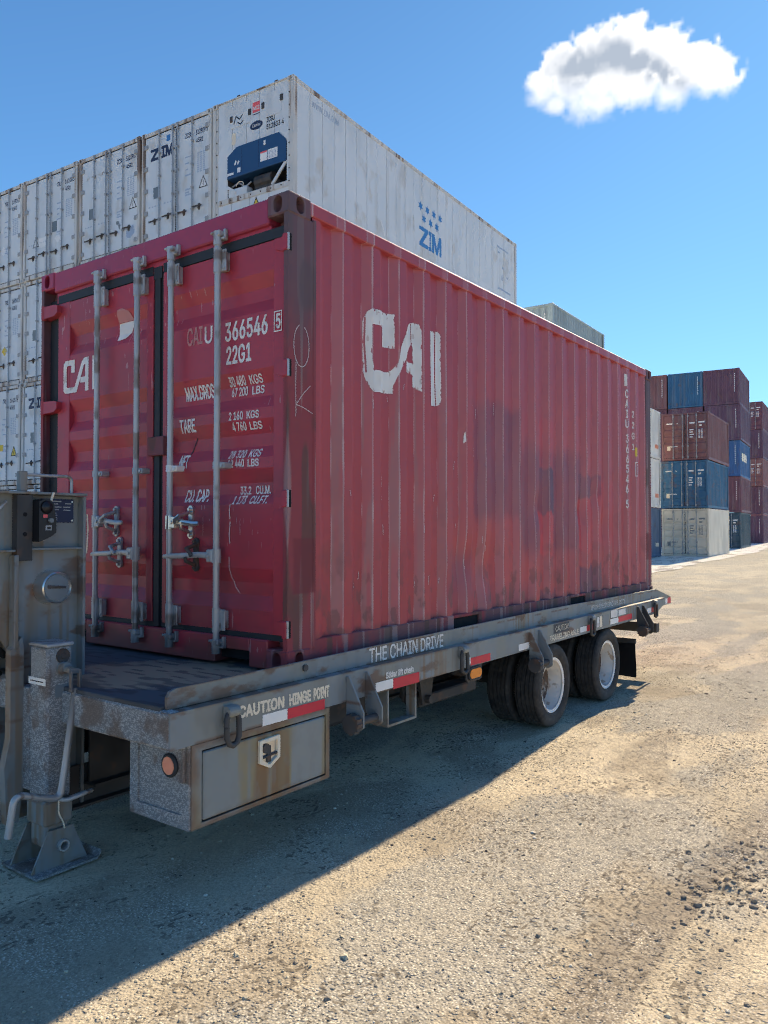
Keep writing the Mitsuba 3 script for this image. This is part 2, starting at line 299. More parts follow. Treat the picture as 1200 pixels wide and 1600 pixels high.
bsdf('m_scratch', (0.55, 0.47, 0.47), 0.7)
bsdf('m_fadedred', (0.45, 0.19, 0.19), 0.6)
bsdf('m_stone', {'type': 'mesh_attribute', 'name': 'vertex_color'}, 0.9, spec=0.2)


# ------------------------------------------------------------------ mesh helpers
def cat(ms):
    vs, fs, n = [], [], 0
    for m in ms:
        v, f, _ = meshkit.arrays(m)
        vs.append(v); fs.append(f + n); n += len(v)
    return trimesh.Trimesh(np.vstack(vs), np.vstack(fs), process=False)


def hull(pts):
    pts = np.asarray(pts, float)
    h = ConvexHull(pts)
    f = h.simplices.copy()
    a, b, c = pts[f[:, 0]], pts[f[:, 1]], pts[f[:, 2]]
    bad = np.einsum('ij,ij->i', np.cross(b - a, c - a), h.equations[:, :3]) < 0
    f[bad] = f[bad][:, ::-1]
    used = np.unique(f)
    re = np.zeros(len(pts), int); re[used] = np.arange(len(used))
    return trimesh.Trimesh(pts[used], re[f], process=False)


def box(x0, x1, y0, y1, z0, z1, c=0.0):
    if c <= 0:
        m = trimesh.creation.box(extents=(x1 - x0, y1 - y0, z1 - z0)); m.apply_translation(((x0 + x1) / 2, (y0 + y1) / 2, (z0 + z1) / 2)); return m
    c = min(c, 0.45 * min(x1 - x0, y1 - y0, z1 - z0))
    pts = []
    for x, sx in ((x0, 1), (x1, -1)):
        for y, sy in ((y0, 1), (y1, -1)):
            for z, sz in ((z0, 1), (z1, -1)):
                pts += [(x + sx * c, y + sy * c, z), (x + sx * c, y, z + sz * c), (x, y + sy * c, z + sz * c)]
    return hull(pts)


def tube(pts, r, n=10, cap=True):
    pts = np.asarray(pts, float)
    r = np.broadcast_to(np.asarray(r, float), (len(pts),))
    t = np.gradient(pts, axis=0); t /= np.linalg.norm(t, axis=1, keepdims=True)
    a = np.cross(t[0], [0, 0, 1.0] if abs(t[0][2]) < 0.9 else [1.0, 0, 0]); a /= np.linalg.norm(a)
    V = []
    for i in range(len(pts)):
        a = a - t[i] * (a @ t[i]); a /= np.linalg.norm(a)
        b = np.cross(t[i], a)
        for k in range(n):
            w = 2 * math.pi * k / n
            V.append(pts[i] + r[i] * (math.cos(w) * a + math.sin(w) * b))
    F = []
    for i in range(len(pts) - 1):
        for k in range(n):
            p, q = i * n + k, i * n + (k + 1) % n
            F += [(p, q, q + n), (p, q + n, p + n)]
    if cap:
        for base, rev in ((0, True), ((len(pts) - 1) * n, False)):
            V.append(np.mean(V[base:base + n], axis=0)); m = len(V) - 1
            for k in range(n):
                p, q = base + k, base + (k + 1) % n
                F.append((m, q, p) if rev else (m, p, q))
    return trimesh.Trimesh(np.array(V), np.array(F), process=False)


def fillet(pts, r=0.03, n=5):
    pts = [np.asarray(p, float) for p in pts]
    out = [pts[0]]
    for a, b, c in zip(pts, pts[1:], pts[2:]):
        u, v = a - b, c - b
        k = min(r, 0.45 * np.linalg.norm(u), 0.45 * np.linalg.norm(v))
        p, q = b + u / np.linalg.norm(u) * k, b + v / np.linalg.norm(v) * k
        out += [(1 - s) ** 2 * p + 2 * s * (1 - s) * b + s * s * q for s in np.linspace(0, 1, n)]
    return np.array(out + [pts[-1]])


def cyl(p0, p1, r, n=16):
    return tube([p0, p1], r, n)


def lathe_y(profile, cx, cy, cz, n=40):
    """Revolves (radius, y) points about the axis through (cx, *, cz) along y."""
    prof = np.array(profile, float); V = []; F = []
    for k in range(n):
        w = 2 * math.pi * k / n
        V += [(cx + r * math.cos(w), cy + y, cz + r * math.sin(w)) for r, y in prof]
    m = len(prof)
    for k in range(n):
        for i in range(m - 1):
            a, b = k * m + i, ((k + 1) % n) * m + i
            F += [(a, b, b + 1), (a, b + 1, a + 1)]
    return trimesh.Trimesh(np.array(V), np.array(F), process=False)


def prism(poly, axis, a, b):
    """Extrudes a polygon between a and b along an axis. Polygon axes: x -> (y, z), y -> (x, z), z -> (x, y)."""
    ms = []
    for g in getattr(poly, 'geoms', [poly]):
        m = trimesh.creation.extrude_polygon(g, b - a, engine='earcut')
        v = np.array(m.vertices); f = np.array(m.faces)
        if axis == 'z': v = v + [0, 0, a]
        elif axis == 'y': v = np.stack([v[:, 0], v[:, 2] + a, v[:, 1]], 1); f = f[:, ::-1]
        else: v = np.stack([v[:, 2] + a, v[:, 0], v[:, 1]], 1)
        ms.append(trimesh.Trimesh(v, f, process=False))
    return cat(ms)


def sheet(poly, fn, ub=(), vb=()):
    """A flat polygon laid on a surface: cut at the folds u = ub and v = vb, mapped by fn(u, v) -> 3D points."""
    poly = poly.buffer(0)
    x0, y0, x1, y1 = poly.bounds
    us = [x0 - 1] + [u for u in sorted(ub) if x0 < u < x1] + [x1 + 1]
    vs = [y0 - 1] + [v for v in sorted(vb) if y0 < v < y1] + [y1 + 1]
    V, F, n = [], [], 0
    for a, b in zip(us, us[1:]):
        for c, d in zip(vs, vs[1:]):
            g = poly.intersection(sbox(a, c, b, d)) if len(us) + len(vs) > 4 else poly
            for q in getattr(g, 'geoms', [g]):
                if q.geom_type != 'Polygon' or q.area < 1e-9: continue
                v, f = trimesh.creation.triangulate_polygon(q, engine='earcut')
                if not len(f): continue
                eps = 1e-7
                V.append(fn(np.clip(v[:, 0], a + eps, b - eps), np.clip(v[:, 1], c + eps, d - eps))); F.append(np.asarray(f) + n); n += len(v)
    return trimesh.Trimesh(np.vstack(V), np.vstack(F), process=False)


_txt = {}


def txt(s, h, sx=1.0, bold=False, shear=0.0):
    """Lettering as a polygon from the origin, capitals h tall, scaled sideways by sx."""
    k = (s, bold)
    if k not in _txt:
        m = meshkit.text_mesh(s, 1.0, 0.002, bold)
        up = m.face_normals[:, 2] > 0.5
        g = union_all([Polygon(m.vertices[f][:, :2]) for f in m.faces[up]])
        _txt[k] = affinity.translate(g, -g.bounds[0], 0)
    return affinity.affine_transform(_txt[k], [h * sx, h * shear, 0, h, 0, 0])


def move(g, x, y): return affinity.translate(g, x, y)


def fit(g, x0, x1, y0, y1):
    a, b, c, d = g.bounds
    return affinity.translate(affinity.scale(g, (x1 - x0) / (c - a), (y1 - y0) / (d - b), origin=(a, b)), x0 - a, y0 - b)


def rrect(x0, x1, y0, y1, r): return sbox(x0 + r, y0 + r, x1 - r, y1 - r).buffer(r, quad_segs=4)


def jag(poly, seed, amount=0.012, n=60):
    """Chips the polygon's edge."""
    rng = np.random.RandomState(seed)
    holes = []
    L = poly.boundary.length
    for _ in range(n):
        p = poly.boundary.interpolate(rng.rand() * L)
        k = rng.randint(4, 7); w = np.sort(rng.rand(k)) * 2 * math.pi; rr = amount * (0.3 + rng.rand(k))
        holes.append(Polygon(np.stack([p.x + rr * np.cos(w) * 0.7, p.y + rr * np.sin(w) * 1.6], 1)).buffer(0))
    return poly.buffer(0).difference(union_all(holes))


# ------------------------------------------------------------------ scene helpers
def key_for(base):
    if base not in scene and base not in labels: return base
    i = 1
    while f'{base}_{i:03d}' in scene or f'{base}_{i:03d}' in labels: i += 1
    return f'{base}_{i:03d}'


def thing(name, label, cat_, group=None):
    k = key_for(name)
    labels[k] = {'label': label, 'category': cat_}
    if group: labels[k]['group'] = group
    return k


def put(parent, name, mesh, mat, smooth=False, label=None, M=None, stuff=False):
    k = key_for(f'{parent}__{name}' if parent else name)
    d = mesh if isinstance(mesh, dict) else mikit.ply(mesh, mat, smooth=smooth)
    if M is not None: d = {**d, 'to_world': M}
    scene[k] = d
    if label: labels[k] = {'label': label}
    if stuff: labels.setdefault(k, {})['kind'] = 'stuff'
    return k


class Kit:
    """Parts of a thing in its own coordinates, made once and placed many times."""
    def __init__(self): self.parts = []
    def add(self, path, mesh, mat, smooth=False, uv=None, label=None):
        if uv is not None:
            v, f, _ = meshkit.arrays(mesh)
            d = mikit.ply(trimesh.Trimesh(v, f, process=False), mat, uv=np.tile([[uv + 0.5, 0.5]], (len(v), 1)))
        else: d = mikit.ply(mesh, mat, smooth=smooth)
        self.parts.append((path, d, label)); return self
    def place(self, root, M):
        for path, d, label in self.parts:
            *up, last = path.split('>')
            put('__'.join([root] + up), last, d, None, M=M, label=label, stuff='print' in last)


def frame(x, y, z, yaw): return T().translate([x, y, z]).rotate([0, 0, 1], yaw)


def casting(x, y, z, dx, dy, h=0.118, e=0.004, lx=0.178, ly=0.162):
    """A corner casting with its oval holes; dx, dy = +1 or -1 points into the container."""
    x0, x1 = sorted((x - dx * e, x + dx * lx)); y0, y1 = sorted((y - dy * e, y + dy * ly))
    b = box(x0, x1, y0, y1, z, z + h, 0.008)
    M = mf.Manifold(mf.Mesh(np.asarray(b.vertices, np.float32), np.asarray(b.faces, np.uint32)))
    def oval(axis):
        g = affinity.scale(Point(0, 0).buffer(0.032, quad_segs=6), 1, 1)
        s = union_all([move(g, 0, -0.014), move(g, 0, 0.014)]).convex_hull
        if axis == 'y':
            return prism(move(s, (x0 + x1) / 2, z + h / 2), 'y', y - dy * 0.02 if dy > 0 else y - 0.09, y + 0.09 if dy > 0 else y + 0.02)
        return prism(move(s, (y0 + y1) / 2, z + h / 2), 'x', x - 0.02 if dx > 0 else x - 0.09, x + 0.09 if dx > 0 else x + 0.02)
    for ax in ('x', 'y'):
        o = oval(ax); o.merge_vertices()
        M = M - mf.Manifold(mf.Mesh(np.asarray(o.vertices, np.float32), np.asarray(o.faces, np.uint32)))
    return M


# ------------------------------------------------------------------ ground
def terrain(x, y):
    r = np.hypot(np.asarray(x) + 3, np.asarray(y) + 3)
    return 0.0042 * np.maximum(0, np.minimum(r, 160) - 12)


def spaced(a, b, d, lo, hi, g=1.13):
    core = list(np.arange(a, b + 1e-9, d)); s, up = d, []
    while (up or core)[-1] < hi: s = min(s * g, 60); up.append((up or core)[-1] + s)
    s, dn = d, []
    while (dn or [core[0]])[-1] > lo: s = min(s * g, 60); dn.append((dn or [core[0]])[-1] - s)
    return np.array(dn[::-1] + core + up)


gx, gy = spaced(-2.2, 8.0, 0.022, -500, 1200), spaced(-3.4, 2.0, 0.022, -600, 800)
GX, GY = np.meshgrid(gx, gy, indexing='ij')
P2 = np.stack([GX, GY, np.zeros_like(GX)], -1)
fade = np.exp(-np.maximum(0, np.hypot(GX - 2, GY) - 9) / 5)
small = 0.026 * (meshkit.fbm(P2 * [1.6, 2.6, 1], 4, 2) - 0.5) + 0.009 * (meshkit.fbm(P2 * 11, 4, 3) - 0.5)
rough = 1.6 * np.clip(1 - np.hypot((GX - 0.9) / 0.75, (GY + 2.0) / 0.42), 0, 1)      # churned clods on the right
small = small + 0.11 * rough * np.maximum(0, meshkit.fbm(P2 * [6, 9, 1], 4, 8) - 0.52)
track = np.abs(GY + 0.16 * GX + 0.35 * meshkit.noise(P2 * [0.35, 0, 0], 2) + 1.55)
small = small - 0.012 * np.clip(1 - track / 0.3, 0, 1) + 0.006 * np.sin(GX * 60) * np.clip(1 - track / 0.22, 0, 1) * (meshkit.noise(P2 * 2, 9) > 0.45)
for wx in (3.14, 4.385): small *= 1 - 0.7 * np.exp(-(((GX - wx) / 0.3) ** 2 + ((GY - 0.1) / 0.5) ** 2))
GZ = terrain(GX, GY) + small * fade - 0.004
V = np.stack([GX, GY, GZ], -1).reshape(-1, 3)
nx, ny = GX.shape
I = np.arange(nx * ny).reshape(nx, ny)
Q = np.stack([I[:-1, :-1], I[1:, :-1], I[1:, 1:], I[:-1, 1:]], -1).reshape(-1, 4)
scene['ground'] = mikit.ply((V, Q), 'm_ground', smooth=True)
labels['ground'] = {'kind': 'structure', 'label': 'bare compacted gravel and dirt of the container yard'}

ap = Polygon([(24.0, 6.2), (27, 6.05), (33.5, 6.7), (41.5, 7.0), (50, 7.6), (62, 8.8), (78, 9.8), (118, 14), (150, 60), (22, 60), (22.5, 30), (23.2, 9)])
ap = ap.segmentize(0.5); aw = np.array(ap.exterior.coords)[:-1]
aw = aw + 0.55 * np.stack([meshkit.noise(np.c_[aw * 0.8, aw[:, :1] * 0], 3) - 0.5, meshkit.noise(np.c_[aw * 0.8, aw[:, :1] * 0], 4) - 0.5], 1)
apv, apf = trimesh.creation.triangulate_polygon(Polygon(aw).buffer(0), engine='earcut')
_m = trimesh.Trimesh(np.c_[apv, np.zeros(len(apv))], apf, process=False)
_m = trimesh.Trimesh(*trimesh.remesh.subdivide_to_size(_m.vertices, _m.faces, 3.0), process=False)
_v = np.array(_m.vertices); _v[:, 2] = terrain(_v[:, 0], _v[:, 1]) + 0.012
scene['concrete_apron'] = mikit.ply(trimesh.Trimesh(_v, _m.faces, process=False), 'm_concrete', smooth=True)
labels['concrete_apron'] = {'kind': 'structure', 'label': 'pale worn concrete apron along the foot of the far stacks'}

# loose gravel: small angular stones, thicker in patches and along the tracks
ico = trimesh.creation.icosahedron()
iv, if_ = np.array(ico.vertices), np.array(ico.faces)
N = 60000
sx = RNG.uniform(-2.3, 9.5, N); sy = RNG.uniform(-3.6, 1.6, N)
dist = np.hypot(sx - CAM[0], sy - CAM[1])
dens = meshkit.fbm(np.stack([sx * 1.1, sy * 1.5, np.full(N, 2.0)], -1), 4, 21)
tr_ = np.abs(sy + 0.16 * sx + 1.72)
keep = RNG.rand(N) < np.clip((dens - 0.42) * 5.0, 0.05, 1) * np.clip(1.25 - dist / 13, 0.1, 1)
sx, sy = sx[keep], sy[keep]; N = len(sx)
dist = np.hypot(sx - CAM[0], sy - CAM[1])
size = 0.0028 * np.exp(RNG.normal(0, 0.45, N)) * (1 + dist * 0.05)
size[RNG.rand(N) < 0.006] *= 2.4
from scipy.interpolate import RegularGridInterpolator
zi = RegularGridInterpolator((gx, gy), GZ, bounds_error=False, fill_value=0.0)
sz = zi(np.stack([sx, sy], -1))
shape = iv[None] * (1 + RNG.uniform(-0.32, 0.32, (N, 12, 1))) * RNG.uniform(0.65, 1.3, (N, 1, 3)) * [1, 1, 0.62]
w = RNG.uniform(0, 2 * math.pi, N); cw, sw = np.cos(w)[:, None], np.sin(w)[:, None]
sv = np.stack([shape[..., 0] * cw - shape[..., 1] * sw, shape[..., 0] * sw + shape[..., 1] * cw, shape[..., 2]], -1) * size[:, None, None] + np.stack([sx, sy, sz + size * 0.15], -1)[:, None]
tint = np.array([(0.44, 0.395, 0.29), (0.30, 0.272, 0.215), (0.20, 0.178, 0.145), (0.60, 0.56, 0.46), (0.10, 0.088, 0.075)])[RNG.choice(5, N, p=[0.40, 0.25, 0.15, 0.12, 0.08])] * RNG.uniform(0.85, 1.15, (N, 1))
scene['gravel'] = mikit.ply(trimesh.Trimesh(sv.reshape(-1, 3), (if_[None] + 12 * np.arange(N)[:, None, None]).reshape(-1, 3), process=False), 'm_stone', color=np.repeat(tint, 12, 0))
labels['gravel'] = {'kind': 'stuff', 'category': 'gravel', 'label': 'loose grey and tan gravel scattered over the yard'}

NC = 700
t_ = RNG.rand(NC)
kx = np.where(t_ < 0.45, 0.92 + RNG.normal(0, 0.30, NC), RNG.uniform(-0.8, 6.5, NC))
ky = np.where(t_ < 0.45, -2.0 + RNG.normal(0, 0.13, NC), -1.72 - 0.16 * kx + RNG.choice([0.17, -0.63, -1.9], NC) + RNG.normal(0, 0.16, NC))
ks = 0.0042 * np.exp(RNG.normal(0, 0.5, NC)) * np.where(t_ < 0.45, 1.35, 1.0)
kz = zi(np.stack([kx, ky], -1))
ic2 = trimesh.creation.icosphere(subdivisions=1); i2 = np.array(ic2.vertices)
kv = i2[None] * (1 + RNG.uniform(-0.25, 0.25, (NC, len(i2), 1))) * RNG.uniform(0.7, 1.3, (NC, 1, 3)) * [1, 1, 0.6] * ks[:, None, None] + np.stack([kx, ky, kz + ks * 0.2], -1)[:, None]
scene['dirt_clods'] = mikit.ply(trimesh.Trimesh(kv.reshape(-1, 3), (np.array(ic2.faces)[None] + len(i2) * np.arange(NC)[:, None, None]).reshape(-1, 3), process=False), 'm_clod')
labels['dirt_clods'] = {'kind': 'stuff', 'category': 'dirt', 'label': 'dark clods of dirt churned up along the wheel tracks'}

# ------------------------------------------------------------------ the red container (x = 0 door end, y = 0 near side, z0 = underside)
Z0, CH, CW, CL = 0.893, 2.591, 2.438, 6.058
ZT = Z0 + CH
RC = thing('shipping_container', 'red twenty foot shipping container with white lettering standing on the grey trailer', 'shipping container')
E0, PITCH_C = 0.477, 0.28335


def side_y(x):
    ph = np.mod((x - E0) / PITCH_C, 1.0)
    return np.interp(ph, [0, 0.26, 0.50, 0.75, 1.0], [0.012, 0.012, 0.046, 0.046, 0.012])


folds = np.sort(np.array([E0 + PITCH_C * (k + f) for k in range(-2, 22) for f in (0, 0.26, 0.50, 0.75)]))



def corrugated(us, off, v0, v1, fn, nv=1, dent=None):
    """A folded sheet: off(u) is its depth; fn(u, depth, v) -> points."""
    vs = np.linspace(v0, v1, nv + 1)
    U, Vv = np.meshgrid(us, vs, indexing='ij')
    D = np.repeat(off(us)[:, None], nv + 1, 1)
    if dent is not None: D = D + dent(U, Vv)
    P = fn(U, D, Vv).reshape(-1, 3)
    n, m = U.shape; I = np.arange(n * m).reshape(n, m)
    return (P, np.stack([I[:-1, :-1], I[1:, :-1], I[1:, 1:], I[:-1, 1:]], -1).reshape(-1, 4))


us = np.unique(np.concatenate([[0.20], folds[(folds > 0.2) & (folds < 5.88)], [5.88]]))
us = np.sort(np.concatenate([us, us[:-1] + np.diff(us) * 0.5]))


def dent(u, v):
    p = np.stack([u * 3.2, v * 1.7, u * 0 + 2.0], -1)
    d = 0.012 * (meshkit.fbm(p, 3, 17) - 0.5) + 0.010 * (meshkit.noise(p * 3.3, 5) - 0.5) * (v < 2.2)
    for x, z, r, a in ((4.02, 1.83, 0.10, 0.03), (2.20, 1.35, 0.16, 0.035), (1.88, 1.42, 0.12, 0.03), (3.1, 1.85, 0.09, 0.022), (4.38, 2.0, 0.08, 0.018), (4.62, 1.7, 0.10, 0.015)):
        d = d + a * np.exp(-((u - x) / r) ** 2 - ((v - z) / (1.2 * r)) ** 2)
    return d * np.clip((v - 1.06) / 0.1, 0, 1) * np.clip((3.38 - v) / 0.1, 0, 1)


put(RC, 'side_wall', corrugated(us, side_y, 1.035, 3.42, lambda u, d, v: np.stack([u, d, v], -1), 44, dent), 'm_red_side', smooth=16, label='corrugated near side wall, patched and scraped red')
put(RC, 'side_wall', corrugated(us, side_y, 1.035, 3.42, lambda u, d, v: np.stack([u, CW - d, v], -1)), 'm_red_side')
put(RC, 'front_wall', corrugated(np.linspace(0.12, CW - 0.12, 33), lambda u: np.interp(np.mod(u, 0.25), [0, 0.065, 0.125, 0.185, 0.25], [0, 0, 0.045, 0.045, 0]), 1.03, 3.40, lambda u, d, v: np.stack([CL - 0.012 - d, u, v], -1)), 'm_red_side')
put(RC, 'roof', corrugated(np.linspace(0.1, CL - 0.1, 113), lambda u: np.interp(np.mod(u, 0.21), [0, 0.06, 0.1, 0.16, 0.21], [0, 0, 0.02, 0.02, 0]), 0.03, CW - 0.03, lambda u, d, v: np.stack([u, v, ZT - 0.012 - d], -1)), 'm_red_post')
for y0, y1 in ((0.0, 0.062), (CW - 0.062, CW)):
    put(RC, 'top_rail', box(0.17, CL - 0.17, y0, y1, ZT - 0.085, ZT - 0.008, 0.006), 'm_red_side')
    put(RC, 'bottom_rail', cat([box(0.17, 1.70, y0 + 0.006, y1, Z0 + 0.012, Z0 + 0.158, 0.005), box(1.70, 2.05, y0 + 0.006, y1, Z0 + 0.135, Z0 + 0.158, 0.004), box(2.05, 3.74, y0 + 0.006, y1, Z0 + 0.012, Z0 + 0.158, 0.005),
                                box(3.74, 4.09, y0 + 0.006, y1, Z0 + 0.135, Z0 + 0.158, 0.004), box(4.09, CL - 0.17, y0 + 0.006, y1, Z0 + 0.012, Z0 + 0.158, 0.005)]), 'm_red_post', label='dark maroon bottom side rail')
for x in (1.70, 3.74):
    for s, y in ((0, 0.02), (1, CW - 0.02)):
        put(RC, 'forklift_pocket_shade', box(x, x + 0.35, min(y, y + (0.5 - s) * 0.5), max(y, y + (0.5 - s) * 0.5), Z0 + 0.02, Z0 + 0.134), 'm_shade_black', label='black block painted as the shade inside a forklift pocket')  # black block stands in for the shade inside the pocket
# near corner post: outer flange, front return and a box section behind
put(RC, 'corner_post', cat([box(0.0, 0.205, 0.004, 0.016, Z0 + 0.11, ZT - 0.112), box(0.0, 0.012, 0.016, 0.036, Z0 + 0.11, ZT - 0.112), box(0.095, 0.215, 0.016, 0.15, Z0 + 0.11, ZT - 0.112), box(0.200, 0.225, 0.0, 0.03, Z0 + 0.11, ZT - 0.1, 0.004)]), 'm_red_post', label='rust stained near corner post')
put(RC, 'corner_post', cat([box(0.0, 0.205, CW - 0.016, CW - 0.004, Z0 + 0.11, ZT - 0.112), box(0.0, 0.012, CW - 0.034, CW - 0.016, Z0 + 0.11, ZT - 0.112), box(0.095, 0.215, CW - 0.15, CW - 0.016, Z0 + 0.11, ZT - 0.112)]), 'm_red_post')
for y0, y1 in ((0.0, 0.16), (CW - 0.16, CW)):
    put(RC, 'corner_post', box(CL - 0.17, CL - 0.004, y0 + 0.004, y1 - 0.004, Z0 + 0.11, ZT - 0.112, 0.012), 'm_red_post')
for x, dx in ((0, 1), (CL, -1)):
    for y, dy in ((0, 1), (CW, -1)):
        for z in (Z0, ZT - 0.118):
            put(RC, 'corner_casting', casting(x, y, z, dx, dy), 'm_red_door' if (y and not dx < 0) else 'm_red_post', smooth=25)
put(RC, 'header', cat([box(0.004, 0.11, 0.158, CW - 0.158, 3.335, ZT - 0.006, 0.008), box(0.03, 0.08, 0.158, CW - 0.158, 3.262, 3.335)]), 'm_red_door')
put(RC, 'door_sill', cat([box(0.004, 0.12, 0.158, 0.30, Z0 + 0.006, 1.055, 0.006), box(0.004, 0.12, 0.30, 0.58, 0.985, 1.055, 0.004), box(0.004, 0.12, 0.58, 1.86, Z0 + 0.006, 1.055, 0.006), box(0.004, 0.12, 1.86, 2.14, 0.985, 1.055, 0.004), box(0.004, 0.12, 2.14, CW - 0.158, Z0 + 0.006, 1.055, 0.006)]), 'm_red_door', label='door sill with dark notches')
put(RC, 'floor', box(0.1, CL - 0.1, 0.06, CW - 0.06, Z0 + 0.13, Z0 + 0.155), 'm_dark')
put(RC, 'sill_recess_shade', box(0.06, 0.10, 0.29, 2.15, Z0 + 0.03, 0.99), 'm_shade_black')  # black backing painted as shade behind the sill notches

DX = 0.030                                              # plane of the door faces
zprof = [1.085]
for a, b, c, d in ((3.09, 3.01, 2.94, 2.87), (2.555, 2.475, 2.405, 2.335), (2.275, 2.195, 2.125, 2.06), (2.00, 1.92, 1.86, 1.80), (1.44, 1.36, 1.29, 1.21)): zprof += [a, b, c, d]
ztop = 3.250
zk = np.array(sorted(zprof) + [ztop]); dk = [0.0]
for _ in range(5): dk += [0.0, 0.032, 0.032, 0.0]
dk = np.array(dk + [0.0])


def door_x(z): return DX + np.interp(z, zk, dk)


def door_dent(z, u): return 0.0 * z * u


def on_door(u, v):                                      # u runs to the right, so y = -u
    u = u - 0.034
    st = (u < -2.115) | (u > -0.137)
    return np.stack([np.where(st, DX - 0.004, door_x(v) + door_dent(v, u)) - 0.0025, -u, v], -1)


doors = []
for i, (ya, yb, nm) in enumerate(((1.19, 2.262, 'left'), (0.036, 1.09, 'right'))):
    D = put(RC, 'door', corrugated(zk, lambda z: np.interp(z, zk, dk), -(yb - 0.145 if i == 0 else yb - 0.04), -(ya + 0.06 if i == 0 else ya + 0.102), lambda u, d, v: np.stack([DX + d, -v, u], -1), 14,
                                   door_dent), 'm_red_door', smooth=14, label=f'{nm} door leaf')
    doors.append(D)
    s0, s1 = (ya + 0.06, yb - 0.145) if i == 0 else (ya + 0.102, yb - 0.04)
    put(D, 'stile', box(DX - 0.003, DX + 0.05, ya, s0, 1.085, ztop + 0.005, 0.003), 'm_red_door'); put(D, 'stile', box(DX - 0.003, DX + 0.05, s1, yb, 1.085, ztop + 0.005, 0.003), 'm_red_door')
    put(D, 'gasket', box(DX - 0.004, DX + 0.02, ya, yb, ztop + 0.005, ztop + 0.062), 'm_rubber', label='black rubber gasket along the top of the door')
    put(D, 'gasket', box(DX + 0.0, DX + 0.02, ya - 0.02, yb, 1.052, 1.085), 'm_rubber', label='black rubber gasket along the foot of the door')
put(doors[0], 'gasket', cat([box(DX + 0.008, DX + 0.03, 1.09, 1.19, 1.06, 3.30), box(DX - 0.005, DX + 0.01, 1.118, 1.165, 1.06, 3.27), box(DX - 0.006, DX + 0.008, 1.10, 1.18, 3.225, 3.30)]), 'm_rubber', label='black rubber strip between the two doors')
put(RC, 'hinge_recess', box(0.055, 0.095, 2.262, 2.404, 1.05, 3.30), 'm_rubber', label='dark strip set back beside the left door')  # dark strip behind the plane of the door
put(doors[0], 'lock_plate', box(DX - 0.035, DX - 0.002, 1.045, 1.20, 2.115, 2.232, 0.004), 'm_red_post', label='rusty square cover over the door gap')

